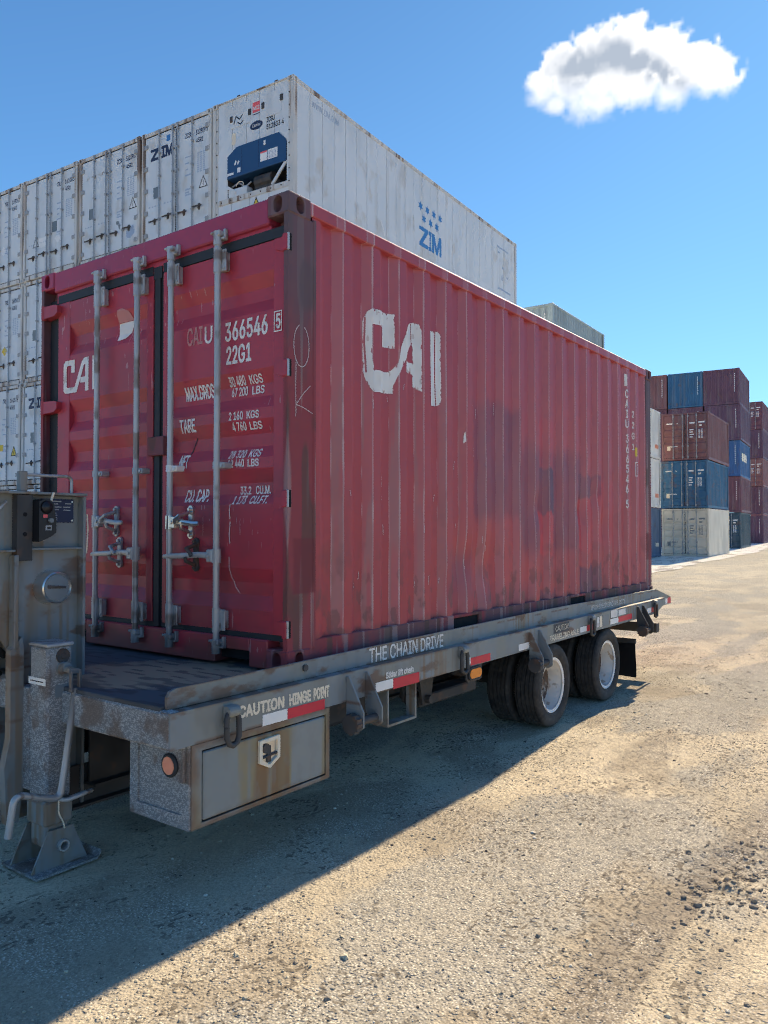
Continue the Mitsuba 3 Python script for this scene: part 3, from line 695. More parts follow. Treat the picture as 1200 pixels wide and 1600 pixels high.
for i, (by, D) in enumerate(((1.703, doors[0]), (1.276, doors[0]), (0.944, doors[1]), (0.528, doors[1]))):
    put(D, 'lock_bar', tube([(-0.03, by, 1.02), (-0.03, by + 0.002, 1.6), (-0.03, by - 0.001, 2.4), (-0.03, by, 3.345)], 0.0185, 14), 'm_steel', smooth=40)
    for za, zb, zs in ((3.135, 3.262, 1), (1.085, 1.205, -1)):
        g = [box(-0.020, -0.008, by - 0.056, by + 0.018, za, zb, 0.003), box(-0.008, DX - 0.001, by - 0.040, by + 0.020, za + 0.01, zb - 0.01, 0.003), tube([(-0.03, by, za - 0.008), (-0.03, by, zb + 0.008)], 0.0235, 14), box(-0.048, -0.02, by - 0.019, by + 0.019, za + 0.008, zb - 0.008, 0.006)]
        for zz in (za + 0.018, zb - 0.018):
            g += [cyl((-0.019, by - 0.044, zz), (-0.026, by - 0.044, zz), 0.007, 8)]
        put(D, 'bar_guide', cat(g), 'm_steel', smooth=30)
    for zc, s in ((3.345, 1), (1.015, -1)):
        put(D, 'cam', cat([tube([(-0.03, by, zc - 0.06), (-0.03, by, zc + 0.02)], 0.025, 12), box(-0.052, 0.0, by - 0.034, by + 0.022, zc - 0.012, zc + 0.022, 0.006), box(-0.030, 0.004, by - 0.050, by + 0.030, zc - 0.030, zc - 0.014, 0.004), box(-0.055, -0.02, by - 0.012, by + 0.040, zc + 0.004, zc + 0.018, 0.004),
              box(-0.02, 0.006, by - 0.048, by - 0.030, zc - 0.03, zc + 0.035, 0.004), box(-0.02, 0.006, by + 0.026, by + 0.044, zc - 0.03, zc + 0.03, 0.004)]), 'm_steel', smooth=30)
    put(D, 'bar_clamp', cat([tube([(-0.03, by, 2.003), (-0.03, by, 2.043)], 0.024, 14), box(-0.032, DX + 0.0, by - 0.062, by - 0.012, 2.006, 2.040, 0.004), cyl((-0.033, by - 0.045, 2.023), (-0.040, by - 0.045, 2.023), 0.010, 8)]), 'm_rim' if i == 2 else 'm_steel', smooth=30)
    zh = (1.71, 1.508, 1.70, 1.508)[i]; sgn = (-1, 1, -1, 1)[i]; L = (0.30, 0.46, 0.27, 0.46)[i]; cy = by + sgn * (0.155, 0.235, 0.135, 0.235)[i]
    mt = 'm_chrome' if i == 2 else 'm_steel'
    put(D, 'handle_hub', cat([tube([(-0.03, by, zh - 0.04), (-0.03, by, zh + 0.04)], 0.026, 12), box(-0.055, -0.012, *sorted((by + sgn * 0.015, by + sgn * 0.062)), zh - 0.036, zh + 0.036, 0.005), cyl((-0.055, by + sgn * 0.042, zh), (-0.062, by + sgn * 0.042, zh), 0.011, 10)]), mt, smooth=30)
    pts = [(-0.040, by + sgn * 0.045, zh + 0.002), (-0.050, by + sgn * 0.14, zh + 0.004), (-0.048, cy, zh - 0.002), (-0.040, by + sgn * (L - 0.05), zh - 0.010), (-0.036, by + sgn * L, zh - 0.008 - (0.006 if i % 2 else 0.0))]
    hm = tube(pts, [0.020, 0.017, 0.017, 0.016, 0.013], 8)
    hm.vertices[:, 0] = -0.043 + (hm.vertices[:, 0] + 0.043) * 0.55
    put(D, 'handle', hm, mt, smooth=40)
    k = affinity.scale(Point(0, 0).buffer(0.026), 0.9, 1.0)
    ret = union_all([move(k, cy, zh + 0.075), move(k, cy - 0.0, zh - 0.072), sbox(cy - 0.018, zh - 0.072, cy + 0.018, zh + 0.075)])
    put(D, 'handle_catch', cat([prism(ret, 'x', DX - 0.016, DX - 0.001), cyl((-0.002, cy, zh + 0.078), (DX - 0.016, cy, zh + 0.078), 0.010, 8), cyl((-0.002, cy, zh - 0.076), (DX - 0.016, cy, zh - 0.076), 0.010, 8),
                                tube([(DX - 0.02, cy - sgn * 0.004, zh + 0.06), (-0.062, cy - sgn * 0.012, zh + 0.038), (-0.066, cy - sgn * 0.045, zh + 0.016), (-0.060, cy - sgn * 0.055, zh - 0.004)], 0.012, 8), tube([(DX - 0.02, cy, zh - 0.06), (-0.055, cy, zh - 0.035), (-0.062, cy, zh - 0.012)], 0.011, 8)]), 'm_steel' if i < 2 else 'm_dark' if i == 3 else mt, smooth=30)
for zc in (3.207, 2.526, 1.824, 1.124):
    put(doors[1], 'hinge', cat([hull([(DX - 0.016, 0.045, zc - 0.044), (DX - 0.016, 0.045, zc + 0.044), (DX - 0.016, 0.115, zc + 0.030), (DX - 0.016, 0.115, zc - 0.018), (DX, 0.045, zc - 0.046), (DX, 0.045, zc + 0.046), (DX, 0.12, zc + 0.032), (DX, 0.12, zc - 0.02)]),
                                tube([(0.012, 0.030, zc - 0.046), (0.012, 0.030, zc + 0.046)], 0.019, 12), box(-0.010, 0.016, 0.004, 0.040, zc - 0.044, zc + 0.044, 0.004)]), 'm_red_door', smooth=30)
    put(RC, 'hinge_pocket_shade', box(0.006, 0.026, 0.0025, 0.01, zc - 0.046, zc + 0.046), 'm_shade_black', label='black inset painted as the shade of a slot behind a hinge')  # black inset stands in for the shade in the post slot
    put(RC, 'hinge_plate', box(-0.006, 0.006, -0.003, 0.010, zc - 0.046, zc + 0.046, 0.002), 'm_steel', label='bright bare steel edge of a hinge')
    put(doors[0], 'hinge', cat([hull([(-0.012, 2.250, zc - 0.042), (-0.012, 2.250, zc + 0.036), (-0.012, 2.215, zc + 0.028), (-0.012, 2.215, zc - 0.022), (-0.012, 2.42, zc - 0.046), (-0.012, 2.42, zc + 0.042), (DX + 0.01, 2.250, zc - 0.042), (DX + 0.01, 2.250, zc + 0.036), (DX + 0.01, 2.215, zc + 0.028), (DX + 0.01, 2.215, zc - 0.022), (DX + 0.03, 2.42, zc - 0.046), (DX + 0.03, 2.42, zc + 0.042)]),
                                tube([(0.0, 2.40, zc - 0.05), (0.0, 2.40, zc + 0.046)], 0.02, 12)]), 'm_red_door', smooth=30)


def mark(D, g, mat='m_mark', name='lettering', label=None): put(D, name, sheet(g, on_door, vb=zk), mat, label=label)


def word(D, s, y0, y1, zb, zt, bold=False, shear=0.0, fat=0.0014, mat='m_mark'):
    """Door lettering between y0 (left) and y1, in capitals from zb to zt."""
    g = txt(s, 1.0, 1.0, bold, shear)
    g = fit(g, -y0, -y1, zb, zt)
    if fat: g = g.buffer(fat, join_style=2, quad_segs=1)
    mark(D, g, mat)


R_ = doors[1]
word(R_, 'CAI', 0.826, 0.690, 2.760, 2.865, fat=0.0022, mat='m_fadedred'); word(R_, 'U', 0.668, 0.605, 2.755, 2.853, fat=0.0022)
word(R_, '366546', 0.490, 0.152, 2.742, 2.846, fat=0.0034)
word(R_, '5', 0.081, 0.050, 2.757, 2.835, fat=0.0028)
mark(R_, sbox(-0.098, 2.738, -0.037, 2.852).difference(sbox(-0.092, 2.744, -0.043, 2.846)), name='number_frame', label='thin white box round the check digit')
word(R_, '22G1', 0.480, 0.281, 2.607, 2.708, fat=0.0034)
word(R_, 'MAX.GROSS', 0.870, 0.585, 2.435, 2.516, fat=0.0024)
word(R_, '30 480', 0.478, 0.345, 2.480, 2.534); word(R_, 'KGS', 0.310, 0.210, 2.480, 2.528)
word(R_, '67 200', 0.468, 0.337, 2.422, 2.472, shear=0.10); word(R_, 'LBS', 0.302, 0.205, 2.422, 2.466, shear=0.10)
word(R_, 'TARE', 0.893, 0.757, 2.241, 2.318, fat=0.0024)
word(R_, '2 160', 0.458, 0.345, 2.282, 2.328); word(R_, 'KGS', 0.312, 0.216, 2.282, 2.324)
word(R_, '4 760', 0.442, 0.330, 2.221, 2.268, shear=0.1); word(R_, 'LBS', 0.302, 0.205, 2.221, 2.262, shear=0.1)
word(R_, 'NET', 0.897, 0.815, 2.028, 2.104, shear=0.12, fat=0.0022)
word(R_, '28 320', 0.466, 0.327, 2.064, 2.108, shear=0.2); word(R_, 'KGS', 0.302, 0.205, 2.064, 2.108, shear=0.2)
word(R_, '62 440', 0.466, 0.334, 2.012, 2.056); word(R_, 'LBS', 0.302, 0.217, 2.012, 2.053)
word(R_, 'CU. CAP.', 0.862, 0.652, 1.822, 1.895, shear=0.22, fat=0.0022)
word(R_, '33.2', 0.393, 0.308, 1.857, 1.902); word(R_, 'CU.M.', 0.268, 0.153, 1.857, 1.902)
word(R_, '1 173', 0.434, 0.325, 1.802, 1.848, shear=0.22); word(R_, 'CU.FT.', 0.294, 0.157, 1.802, 1.846, shear=0.22)
for s, (za, zb) in enumerate(((1.72, 1.80), (1.58, 1.70))):
    mark(R_, LineString([(-0.445, zb), (-0.452, za + 0.05), (-0.447, za)]).buffer(0.0035), 'm_scratch', 'scratch')
mark(R_, LineString([(-0.452, 1.50), (-0.452, 1.38), (-0.43, 1.33), (-0.395, 1.295)]).buffer(0.0022), 'm_scratch', 'scratch')
mark(R_, LineString([(-0.765, 2.20), (-0.805, 2.13), (-0.835, 2.065)]).buffer(0.0035), 'm_rubber', 'scratch')


def cai(x0, x1, zb, zt):
    """The three joined block letters of the emblem in a 3.2 x 2 frame."""
    def b(a, c, d, e): return sbox(a, c, d, e)
    C = Polygon([(0.18, 0), (0.98, 0), (0.98, 0.34), (0.36, 0.34), (0.30, 0.42), (0.30, 1.60), (0.36, 1.68), (0.66, 1.68), (0.66, 1.22), (0.98, 1.22), (0.98, 2.0), (0.18, 2.0), (0.0, 1.82), (0.0, 0.18)])
    A = Polygon([(0.84, 0.0), (1.62, 1.80), (1.86, 2.0), (2.22, 2.0), (2.22, 0.0), (1.92, 0.0), (1.92, 1.62), (1.82, 1.55), (1.16, 0.0)])
    bar = b(1.50, 0.52, 1.95, 0.86)
    Iv = b(2.55, 0.0, 2.90, 2.0)
    g = union_all([C, A, bar, Iv])
    return affinity.affine_transform(g, [(x1 - x0) / 2.9, 0, 0, (zt - zb) / 2.0, x0, zb])


mark(doors[0], cai(-2.150, -1.765, 2.606, 2.836), name='emblem', label='white block letters on the left door')
half = Polygon([(-1.545, 3.07), (-1.53, 3.095), (-1.48, 3.10), (-1.42, 3.075), (-1.395, 3.03), (-1.395, 2.99), (-1.42, 2.94), (-1.46, 2.91), (-1.545, 2.90)]).buffer(0.004)
mark(doors[0], half.intersection(sbox(-2, 2.9, -1, 3.015)), name='sticker', label='white half moon shaped sticker on the left door')
mark(doors[0], half.intersection(sbox(-2, 3.018, -1, 3.2)), 'm_fadedred', 'sticker', label='faded upper half of the half moon sticker')


# the big emblem and the number on the near side, following the folds
def on_side(u, v): return np.stack([u, side_y(u) + dent(u, v) - 0.0022, v], -1)


def smark(g, mat='m_mark', name='lettering', label=None):
    put(RC, name, sheet(g, on_side, ub=np.concatenate([folds, (folds[1:] + folds[:-1]) / 2]), vb=np.linspace(1.035, 3.42, 45)), mat, label=label)


C = Polygon([(0.79, 2.505), (1.00, 2.525), (1.00, 2.66), (0.775, 2.64), (0.755, 2.70), (0.755, 2.92), (0.88, 2.93), (0.88, 2.805), (1.008, 2.815), (1.008, 3.035), (0.755, 3.015), (0.715, 2.985), (0.695, 2.93), (0.695, 2.62), (0.720, 2.545), (0.765, 2.50)])
A = Polygon([(0.985, 2.545), (1.03, 2.64), (1.10, 2.745), (1.19, 2.85), (1.225, 2.90), (1.235, 2.76), (1.125, 2.755), (1.125, 2.685), (1.225, 2.685), (1.235, 2.60), (1.31, 2.58), (1.31, 2.985), (1.29, 3.03), (1.245, 3.035), (1.20, 3.02), (1.12, 2.945), (1.06, 2.84), (1.035, 2.73), (0.99, 2.675), (0.945, 2.655), (0.955, 2.52)])
Iv = Polygon([(1.418, 3.015), (1.545, 3.035), (1.568, 3.01), (1.568, 2.56), (1.555, 2.525), (1.52, 2.51), (1.418, 2.505)])
smark(jag(C, 1, 0.013, 40).difference(LineString([(0.71, 2.95), (0.705, 2.8), (0.715, 2.62)]).buffer(0.006)), name='emblem', label='large chipped white letter painted across the folds')
smark(jag(A, 2, 0.013, 40).difference(LineString([(1.21, 3.02), (1.215, 2.92), (1.225, 2.86)]).buffer(0.004)).buffer(0), name='emblem', label='second large chipped white letter')
smark(jag(Iv, 3, 0.012, 26).difference(LineString([(1.515, 3.03), (1.505, 2.7), (1.515, 2.5)]).buffer(0.006)), name='emblem', label='third large chipped white letter, a plain bar')
z = 3.16
for ch, gap in zip('CAIU 366546 5', [0] * 13):
    if ch != ' ':
        g = txt(ch, 0.085, 0.62); w_ = g.bounds[2]
        smark(move(g, 5.285 - w_ / 2, z - 0.085).buffer(0.003))
        z -= 0.108
    else: z -= 0.055
z = 2.96
for ch in '22G1':
    g = txt(ch, 0.07, 0.6); smark(move(g, 5.53 - g.bounds[2] / 2, z - 0.07).buffer(0.002)); z -= 0.12
smark(jag(sbox(5.25, 3.20, 5.29, 3.33), 4, 0.01, 8), name='sticker', label='faded sticker at the top of the far end')
smark(sbox(5.555, 2.46, 5.595, 2.56), 'm_yellow', 'sticker', label='small yellow sticker')
smark(sbox(5.555, 2.24, 5.60, 2.40).difference(sbox(5.563, 2.25, 5.592, 2.39)), name='sticker', label='small white outlined plate')
smark(Polygon([(1.86, 2.28), (1.885, 2.30), (1.88, 2.37), (1.868, 2.35)]), 'm_mark', 'scratch')
for q in range(26):
    x = 0.5 + RNG.rand() * 2.0; zz = 1.25 + RNG.rand() * 1.4; a = RNG.uniform(-0.5, 0.5)
    smark(LineString([(x, zz), (x + 0.02 * a, zz + 0.02 + 0.05 * RNG.rand())]).buffer(0.0018), 'm_scratch', 'scratch')
# chalk scribble on the corner post
w_ = np.linspace(0.4, 6.0, 26)
loop = [(0.105 + 0.068 * math.sin(t) * 0.9, 2.66 + 0.115 * math.cos(t)) for t in w_]
chalk = union_all([LineString(loop).buffer(0.0022), LineString([(0.062, 2.575), (0.060, 2.42), (0.062, 2.30), (0.060, 2.27)]).buffer(0.002), LineString([(0.175, 2.45), (0.12, 2.40), (0.062, 2.335), (0.12, 2.325), (0.195, 2.30)]).buffer(0.002)])
put(RC, 'chalk_mark', sheet(chalk, lambda u, v: np.stack([u, 0 * u + 0.0022, v], -1)), 'm_scratch', label='white chalk scribble on the corner post')

# ------------------------------------------------------------------ the trailer
TR = thing('container_trailer', 'grey tilt deck trailer with white lettering and rusty edges carrying the red container', 'trailer')
YF, YL = -0.13, -0.070                                   # outer faces of the lower channel and of the raised lip
YC = CW / 2
mir = lambda y: CW - y                                  # the far side


def ybox(x0, x1, a, b, z0, z1, c=0.0, far=False):
    return box(x0, x1, *((a, b) if not far else (mir(b), mir(a))), z0, z1, c)


put(TR, 'deck', box(-0.862, 6.1, YL + 0.018, mir(YL) - 0.018, 0.845, 0.882, 0.004), 'm_deck', label='dark deck plate with rusty patches')
put(TR, 'front_beam', box(-0.870, -0.80, YF + 0.004, mir(YF) - 0.004, 0.700, 0.866, 0.012), 'm_speckle', label='stone chipped grey beam across the front of the deck')
rail = Polygon([(-0.866, 0.702), (5.60, 0.716), (5.80, 0.728), (5.98, 0.775), (6.06, 0.83), (6.07, 0.872), (-0.866, 0.862)])
lip = Polygon([(-0.836, 0.866), (-0.836, 0.92), (-0.82, 0.944), (-0.79, 0.953), (0.5, 0.964), (3.0, 0.984), (5.96, 0.974), (6.52, 0.852), (6.52, 0.775), (6.0, 0.760), (5.9, 0.80), (5.9, 0.866)])
for far in (False, True):
    a, b = (YF, YL + 0.004) if not far else (mir(YL) - 0.004, mir(YF))
    put(TR, 'side_rail', prism(rail, 'y', a, b), 'm_gray')
    a, b = (YL, YL + 0.016) if not far else (mir(YL) - 0.016, mir(YL))
    put(TR, 'side_lip', prism(lip, 'y', a, b), 'm_gray')
yrail = lambda u, v: np.stack([u, 0 * u + YF - 0.0022, v], -1)
ylip = lambda u, v: np.stack([u, 0 * u + YL - 0.0022, v], -1)


def rword(s, x0, x1, zb, zt, fn, mat='m_mark', bold=False, fat=0.0, seed=None, slope=0.0, name='lettering', label=None):
    g = fit(txt(s, 1.0, 1.0, bold), x0, x1, zb, zt)
    if slope: g = affinity.affine_transform(g, [1, 0, slope, 1, 0, -slope * x0])
    if fat: g = g.buffer(fat, join_style=2)
    if seed is not None: g = jag(g, seed, 0.006, 14).buffer(0)
    put(TR, name, sheet(g, fn), mat, label=label)


rword('THE CHAIN DRIVE', 0.617, 1.428, 0.872, 0.956, ylip, fat=0.0018, label='white lettering on the raised lip')
rword('www.thechaindrive.com', 4.02, 4.92, 0.892, 0.955, ylip, seed=5, label='worn white web address on the raised lip')
rword('CAUTION', -0.470, -0.165, 0.768, 0.824, yrail, 'm_cream', bold=True, fat=0.0022, seed=6, slope=-0.008)
rword('HINGE', -0.125, 0.035, 0.764, 0.823, yrail, 'm_cream', bold=True, fat=0.0022, seed=7, slope=-0.008); rword('POINT', 0.060, 0.183, 0.762, 0.822, yrail, 'm_cream', bold=True, fat=0.0022, seed=8, slope=-0.01)
rword('Slider lift chain', 0.70, 0.99, 0.775, 0.812, yrail, bold=True, fat=0.0012, seed=9)
put(TR, 'sign_panel', sheet(sbox(3.06, 0.784, 3.38, 0.862), lambda u, v: np.stack([u, 0 * u + YF - 0.0012, v], -1)), 'm_deck', label='faded brown panel behind a warning')
rword('CAUTION', 3.10, 3.36, 0.80, 0.845, yrail, 'm_cream', seed=10); rword('TRAVELING AXLE', 2.985, 3.585, 0.728, 0.776, yrail, 'm_cream', bold=True, seed=11)
for x0, x1, za, zb, red in ((-0.315, -0.140, 0.700, 0.754, 0), (-0.139, 0.147, 0.700, 0.753, 1), (0.600, 0.772, 0.712, 0.766, 0), (0.773, 1.053, 0.701, 0.765, 1), (1.62, 1.689, 0.724, 0.772, 0), (1.69, 1.972, 0.712, 0.766, 1),
                            (2.42, 2.60, 0.722, 0.772, 0), (3.62, 3.77, 0.735, 0.782, 0), (3.771, 3.96, 0.73, 0.784, 1), (4.36, 4.58, 0.735, 0.785, 0), (4.581, 4.98, 0.735, 0.79, 1), (5.46, 5.60, 0.745, 0.80, 0), (5.601, 5.70, 0.745, 0.80, 1)):
    put(TR, 'reflective_tape', sheet(sbox(x0, za, x1, zb), yrail), 'm_tape_red' if red else 'm_tape_white')
put(TR, 'reflective_tape', sheet(sbox(6.30, 0.782, 6.38, 0.842), lambda u, v: np.stack([u, 0 * u + YL - 0.0022, v], -1)), 'm_tape_white'); put(TR, 'reflective_tape', sheet(Polygon([(6.38, 0.778), (6.515, 0.778), (6.515, 0.850), (6.38, 0.845)]), ylip), 'm_tape_red')
for x0, x1, za, zb, m in ((4.02, 4.075, 0.74, 0.835, 'm_mark'), (4.09, 4.15, 0.735, 0.84, 'm_cream'), (4.17, 4.33, 0.735, 0.84, 'm_glass_gray'), (4.38, 4.56, 0.795, 0.868, 'm_mark'), (4.585, 4.79, 0.80, 0.858, 'm_mark')):
    put(TR, 'sticker', sheet(jag(sbox(x0, za, x1, zb), int(x0 * 100), 0.006, 10), yrail), m)
put(TR, 'rail_plug', cyl((0.055, YL - 0.012, 0.925), (0.055, YL + 0.002, 0.925), 0.018, 14), 'm_dark', smooth=30)

for x, zt in ((-0.535, 0.838), (1.56, 0.862), (3.84, 0.868), (5.66, 0.872)):
    o, rr = 0.038, 0.055
    loop = [(x - o, 0.75), (x - o, 0.70 + 0.0), (x - o * 0.6, zt - 0.168), (x, zt - 0.178), (x + o * 0.6, zt - 0.168), (x + o, 0.70), (x + o, zt - 0.06), (x + o * 0.75, zt - 0.030), (x, zt - 0.018), (x - o * 0.75, zt - 0.030), (x - o, zt - 0.06), (x - o, 0.752)]
    R = put(TR, 'tie_down_ring', tube(np.array([(a, YF - 0.030 - 0.10 * (zt - 0.02 - b) * 0.3, b) for a, b in loop]), 0.0135, 10, cap=False), 'm_dark', smooth=True)
    put(R, 'strap', cat([tube([(x - 0.033, YF - 0.026, zt - 0.020), (x + 0.033, YF - 0.026, zt - 0.020)], 0.026, 16), box(x - 0.034, x + 0.034, YF - 0.014, YF - 0.001, zt - 0.075, zt + 0.004, 0.004), box(x - 0.033, x + 0.033, YF - 0.030, YF - 0.001, zt - 0.008, zt + 0.006, 0.003)]), 'm_gray', smooth=30)
for x in (0.33, 2.60, 5.13):
    plate = Polygon([(YF - 0.002, 0.845), (YF - 0.018, 0.845), (YF - 0.120, 0.66), (YF - 0.120, 0.575), (YF - 0.085, 0.55), (YF - 0.03, 0.56), (YF - 0.002, 0.64)])
    for k, dx in enumerate((0.0, 0.17)):
        W = put(TR, 'winch_plate', prism(plate, 'x', x + dx, x + dx + 0.012), 'm_gray' if x < 3 else 'm_dark')
    put(TR, 'winch_roller', cat([cyl((x - 0.055, YF - 0.075, 0.60), (x + 0.20, YF - 0.075, 0.60), 0.024, 14), cyl((x - 0.060, YF - 0.075, 0.60), (x - 0.015, YF - 0.075, 0.60), 0.052, 18)] + [box(x - 0.058, x - 0.018, YF - 0.075 + 0.05 * math.cos(t) - 0.007, YF - 0.075 + 0.05 * math.cos(t) + 0.007, 0.60 + 0.05 * math.sin(t) - 0.007, 0.60 + 0.05 * math.sin(t) + 0.007) for t in np.linspace(0, 2 * math.pi, 12, endpoint=False)]), 'm_dark', smooth=30)

# tool box under the front corner
TB = put(TR, 'tool_box', cat([box(-0.745, 0.190, YF + 0.012, 0.300, 0.325, 0.338), box(-0.745, 0.190, 0.288, 0.30, 0.338, 0.70), box(-0.745, 0.190, YF + 0.012, 0.288, 0.686, 0.699), box(0.178, 0.190, YF + 0.012, 0.288, 0.338, 0.686)]), 'm_gray')
put(TB, 'end_panel', box(-0.749, -0.733, YF + 0.06, 0.245, 0.375, 0.66), 'm_speckle', label='stone chipped end panel')
ring_ = sbox(YF + 0.008, 0.325, 0.302, 0.699).difference(sbox(YF + 0.062, 0.385, 0.242, 0.72))
put(TB, 'end_frame', prism(ring_, 'x', -0.758, -0.745), 'm_speckle')
put(TB, 'frame', prism(sbox(-0.747, 0.324, 0.190, 0.70).difference(sbox(-0.690, 0.345, 0.160, 0.668)), 'y', YF + 0.001, YF + 0.013), 'm_box', label='rusty frame around the tool box door')
DR = put(TB, 'door', box(-0.682, 0.152, YF - 0.002, YF + 0.018, 0.353, 0.660, 0.006), 'm_box', label='grey tool box door streaked with rust')
lx = -0.262
outer = Polygon([(lx - 0.078, 0.655), (lx + 0.078, 0.660), (lx + 0.078, 0.535), (lx, 0.490), (lx - 0.078, 0.530)]).buffer(0.004)
outer = fit(outer, -0.345, -0.205, 0.492, 0.640)
inner = affinity.scale(outer, 0.74, 0.76)
k3 = f'{TB}__latch'
put(TB, 'latch', prism(outer.difference(inner), 'y', YF - 0.016, YF - 0.001), 'm_cream', label='pale shield shaped paddle latch')
put(TB, 'latch_dish', prism(inner.buffer(0.001), 'y', YF - 0.0045, YF - 0.0025), 'm_chrome')
put(TB, 'latch_paddle', cat([cyl((-0.335, YF - 0.010, 0.548), (-0.215, YF - 0.010, 0.556), 0.006, 10), cyl((-0.296, YF - 0.012, 0.590), (-0.296, YF - 0.003, 0.590), 0.024, 16), box(-0.292, -0.262, YF - 0.012, YF - 0.004, 0.52, 0.60, 0.004)]), 'm_dark', smooth=30)
put(TR, 'lamp_plate', box(-0.775, -0.757, -0.105, 0.045, 0.535, 0.700, 0.004), 'm_speckle')
LM = put(TR, 'round_lamp', cat([tube([(-0.776, -0.022, 0.605), (-0.793, -0.022, 0.605)], [0.040, 0.040], 24)]), 'm_amber_pale', smooth=30, label='round orange marker lamp')
put(LM, 'bezel', lathe_y([(0.040, 0.0), (0.052, 0.0), (0.054, 0.010), (0.048, 0.016), (0.040, 0.016)], 0, 0, 0, 28).apply_transform(trimesh.transformations.translation_matrix((-0.776, -0.022, 0.605)) @ trimesh.transformations.rotation_matrix(math.pi / 2, (0, 0, 1)) @ np.diag([1, 1, 1, 1])), 'm_rubber', smooth=30)
# oval amber lamp on a bracket
MB = put(TR, 'lamp_bracket', prism(Polygon([(1.635, 0.712), (1.85, 0.708), (1.85, 0.608), (1.82, 0.598), (1.66, 0.598), (1.635, 0.63)]), 'y', YF + 0.002, YF + 0.012), 'm_dark')
put(MB, 'lamp', prism(rrect(1.665, 1.822, 0.624, 0.688, 0.03), 'y', YF - 0.016, YF + 0.001), 'm_amber', label='oval amber marker lamp')
put(MB, 'lamp_bezel', prism(rrect(1.652, 1.834, 0.612, 0.700, 0.04).difference(rrect(1.667, 1.820, 0.626, 0.686, 0.03)), 'y', YF - 0.012, YF + 0.001), 'm_rubber')
# hanging step
st = sbox(0.727, 0.480, 1.032, 0.745).difference(sbox(0.741, 0.494, 1.018, 0.80))
put(TR, 'step', prism(st, 'y', YF + 0.006, YF + 0.075), 'm_gray', label='hanging step frame under the side rail')
# frame under the deck
put(TR, 'added_far_blocker', box(-0.745, 0.19, mir(0.30), mir(YF + 0.012), 0.325, 0.699, 0.006), 'm_gray')  # unseen box added on the far side to darken the underside
put(TR, 'added_under_blocker', box(0.35, 1.45, 0.52, 0.80, 0.33, 0.70, 0.03), 'm_dark')  # made-up block added under the deck to keep light out
for y in (0.88, 1.50):
    put(TR, 'main_beam', cat([box(-0.60, 6.0, y - 0.006, y + 0.006, 0.31, 0.845), box(-0.60, 6.0, y - 0.06, y + 0.06, 0.295, 0.31)]), 'm_dark')  # webs deepened to shut out lit ground and bounce light
put(TR, 'sub_frame', cat([box(-0.9, 1.2, 0.93, 0.94, 0.19, 0.40), box(-0.9, 1.2, 0.88, 0.95, 0.185, 0.198)]), 'm_dark')
for x in np.arange(-0.4, 6.0, 0.62):
    put(TR, 'cross_member', box(x, x + 0.06, YL + 0.02, mir(YL) - 0.02, 0.72, 0.845), 'm_dark')
put(TR, 'slider_arm', cat([hull([(x, y, z) for x, z in ((1.50, 0.70), (1.72, 0.70), (1.66, 0.42), (1.56, 0.42)) for y in (0.18, 0.20)]), hull([(x, y, z) for x, z in ((1.50, 0.70), (1.72, 0.70), (1.66, 0.42), (1.56, 0.42)) for y in (0.34, 0.36)]), box(1.56, 2.35, 0.2, 0.34, 0.40, 0.48, 0.01), cyl((1.61, 0.14, 0.46), (1.61, 0.40, 0.46), 0.03, 12)]), 'm_dark')
# wheels
RT, RR, ZW = 0.345, 0.234, 0.343


def wheel(cx, y0, sgn):
    """y0: the outer face; sgn +1 when the outer face looks to the near side."""
    k = put(TR, 'wheel', {**mikit.ply(lathe_y([(r, y0 + sgn * t) for r, t in ((RR - 0.028, 0.020), (RR - 0.006, 0.012), (RR, 0.016), (RR, 0.022), (RR - 0.010, 0.030), (RR - 0.020, 0.045), (RR - 0.020, 0.070), (RR - 0.030, 0.090), (RR - 0.032, 0.165))], cx, 0, ZW, 56), 'm_rim', smooth=35)}, None, label='white steel wheel with a dark brown disc')
    put(k, 'wheel_disc', lathe_y([(r, y0 + sgn * t) for r, t in ((RR - 0.031, 0.150), (RR - 0.050, 0.160), (0.150, 0.168), (0.128, 0.160), (0.12, 0.150), (0.075, 0.150), (0.07, 0.140), (0.055, 0.120), (0.0, 0.118))], cx, 0, ZW, 48), 'm_disc', smooth=30)
    prof = [(RR - 0.012, 0.205), (RR + 0.01, 0.212), (RR + 0.055, 0.220), (RT - 0.03, 0.216), (RT - 0.006, 0.200)]
    for g in (0.182, 0.145, 0.108, 0.071, 0.036):
        prof += [(RT, g + 0.012), (RT, g + 0.004), (RT - 0.010, g + 0.002), (RT - 0.010, g - 0.003), (RT, g - 0.005)]
    prof += [(RT, 0.024), (RT - 0.004, 0.014), (RT - 0.014, 0.004), (RT - 0.036, -0.003), (RR + 0.055, -0.006), (RR + 0.030, -0.002), (RR + 0.022, 0.002), (RR + 0.018, -0.001), (RR + 0.008, 0.004), (RR - 0.002, 0.012), (RR - 0.004, 0.020)]
    m = lathe_y([(r, y0 + sgn * t) for r, t in prof], cx, 0, ZW, 64)
    v = m.vertices; flat = (v[:, 2] < 0.02) & (np.hypot(v[:, 0] - cx, v[:, 2] - ZW) > RR + 0.05)
    v[flat, 2] = np.maximum(v[flat, 2], 0.002)
    put(k, 'tyre', m, 'm_tyre', smooth=35)
    for q in range(6):
        t = q * math.pi / 3 + 0.3
        put(k, 'wheel_nut', cyl((cx + 0.085 * math.cos(t), y0 + sgn * 0.130, ZW + 0.085 * math.sin(t)), (cx + 0.085 * math.cos(t), y0 + sgn * 0.152, ZW + 0.085 * math.sin(t)), 0.013, 6), 'm_dark')


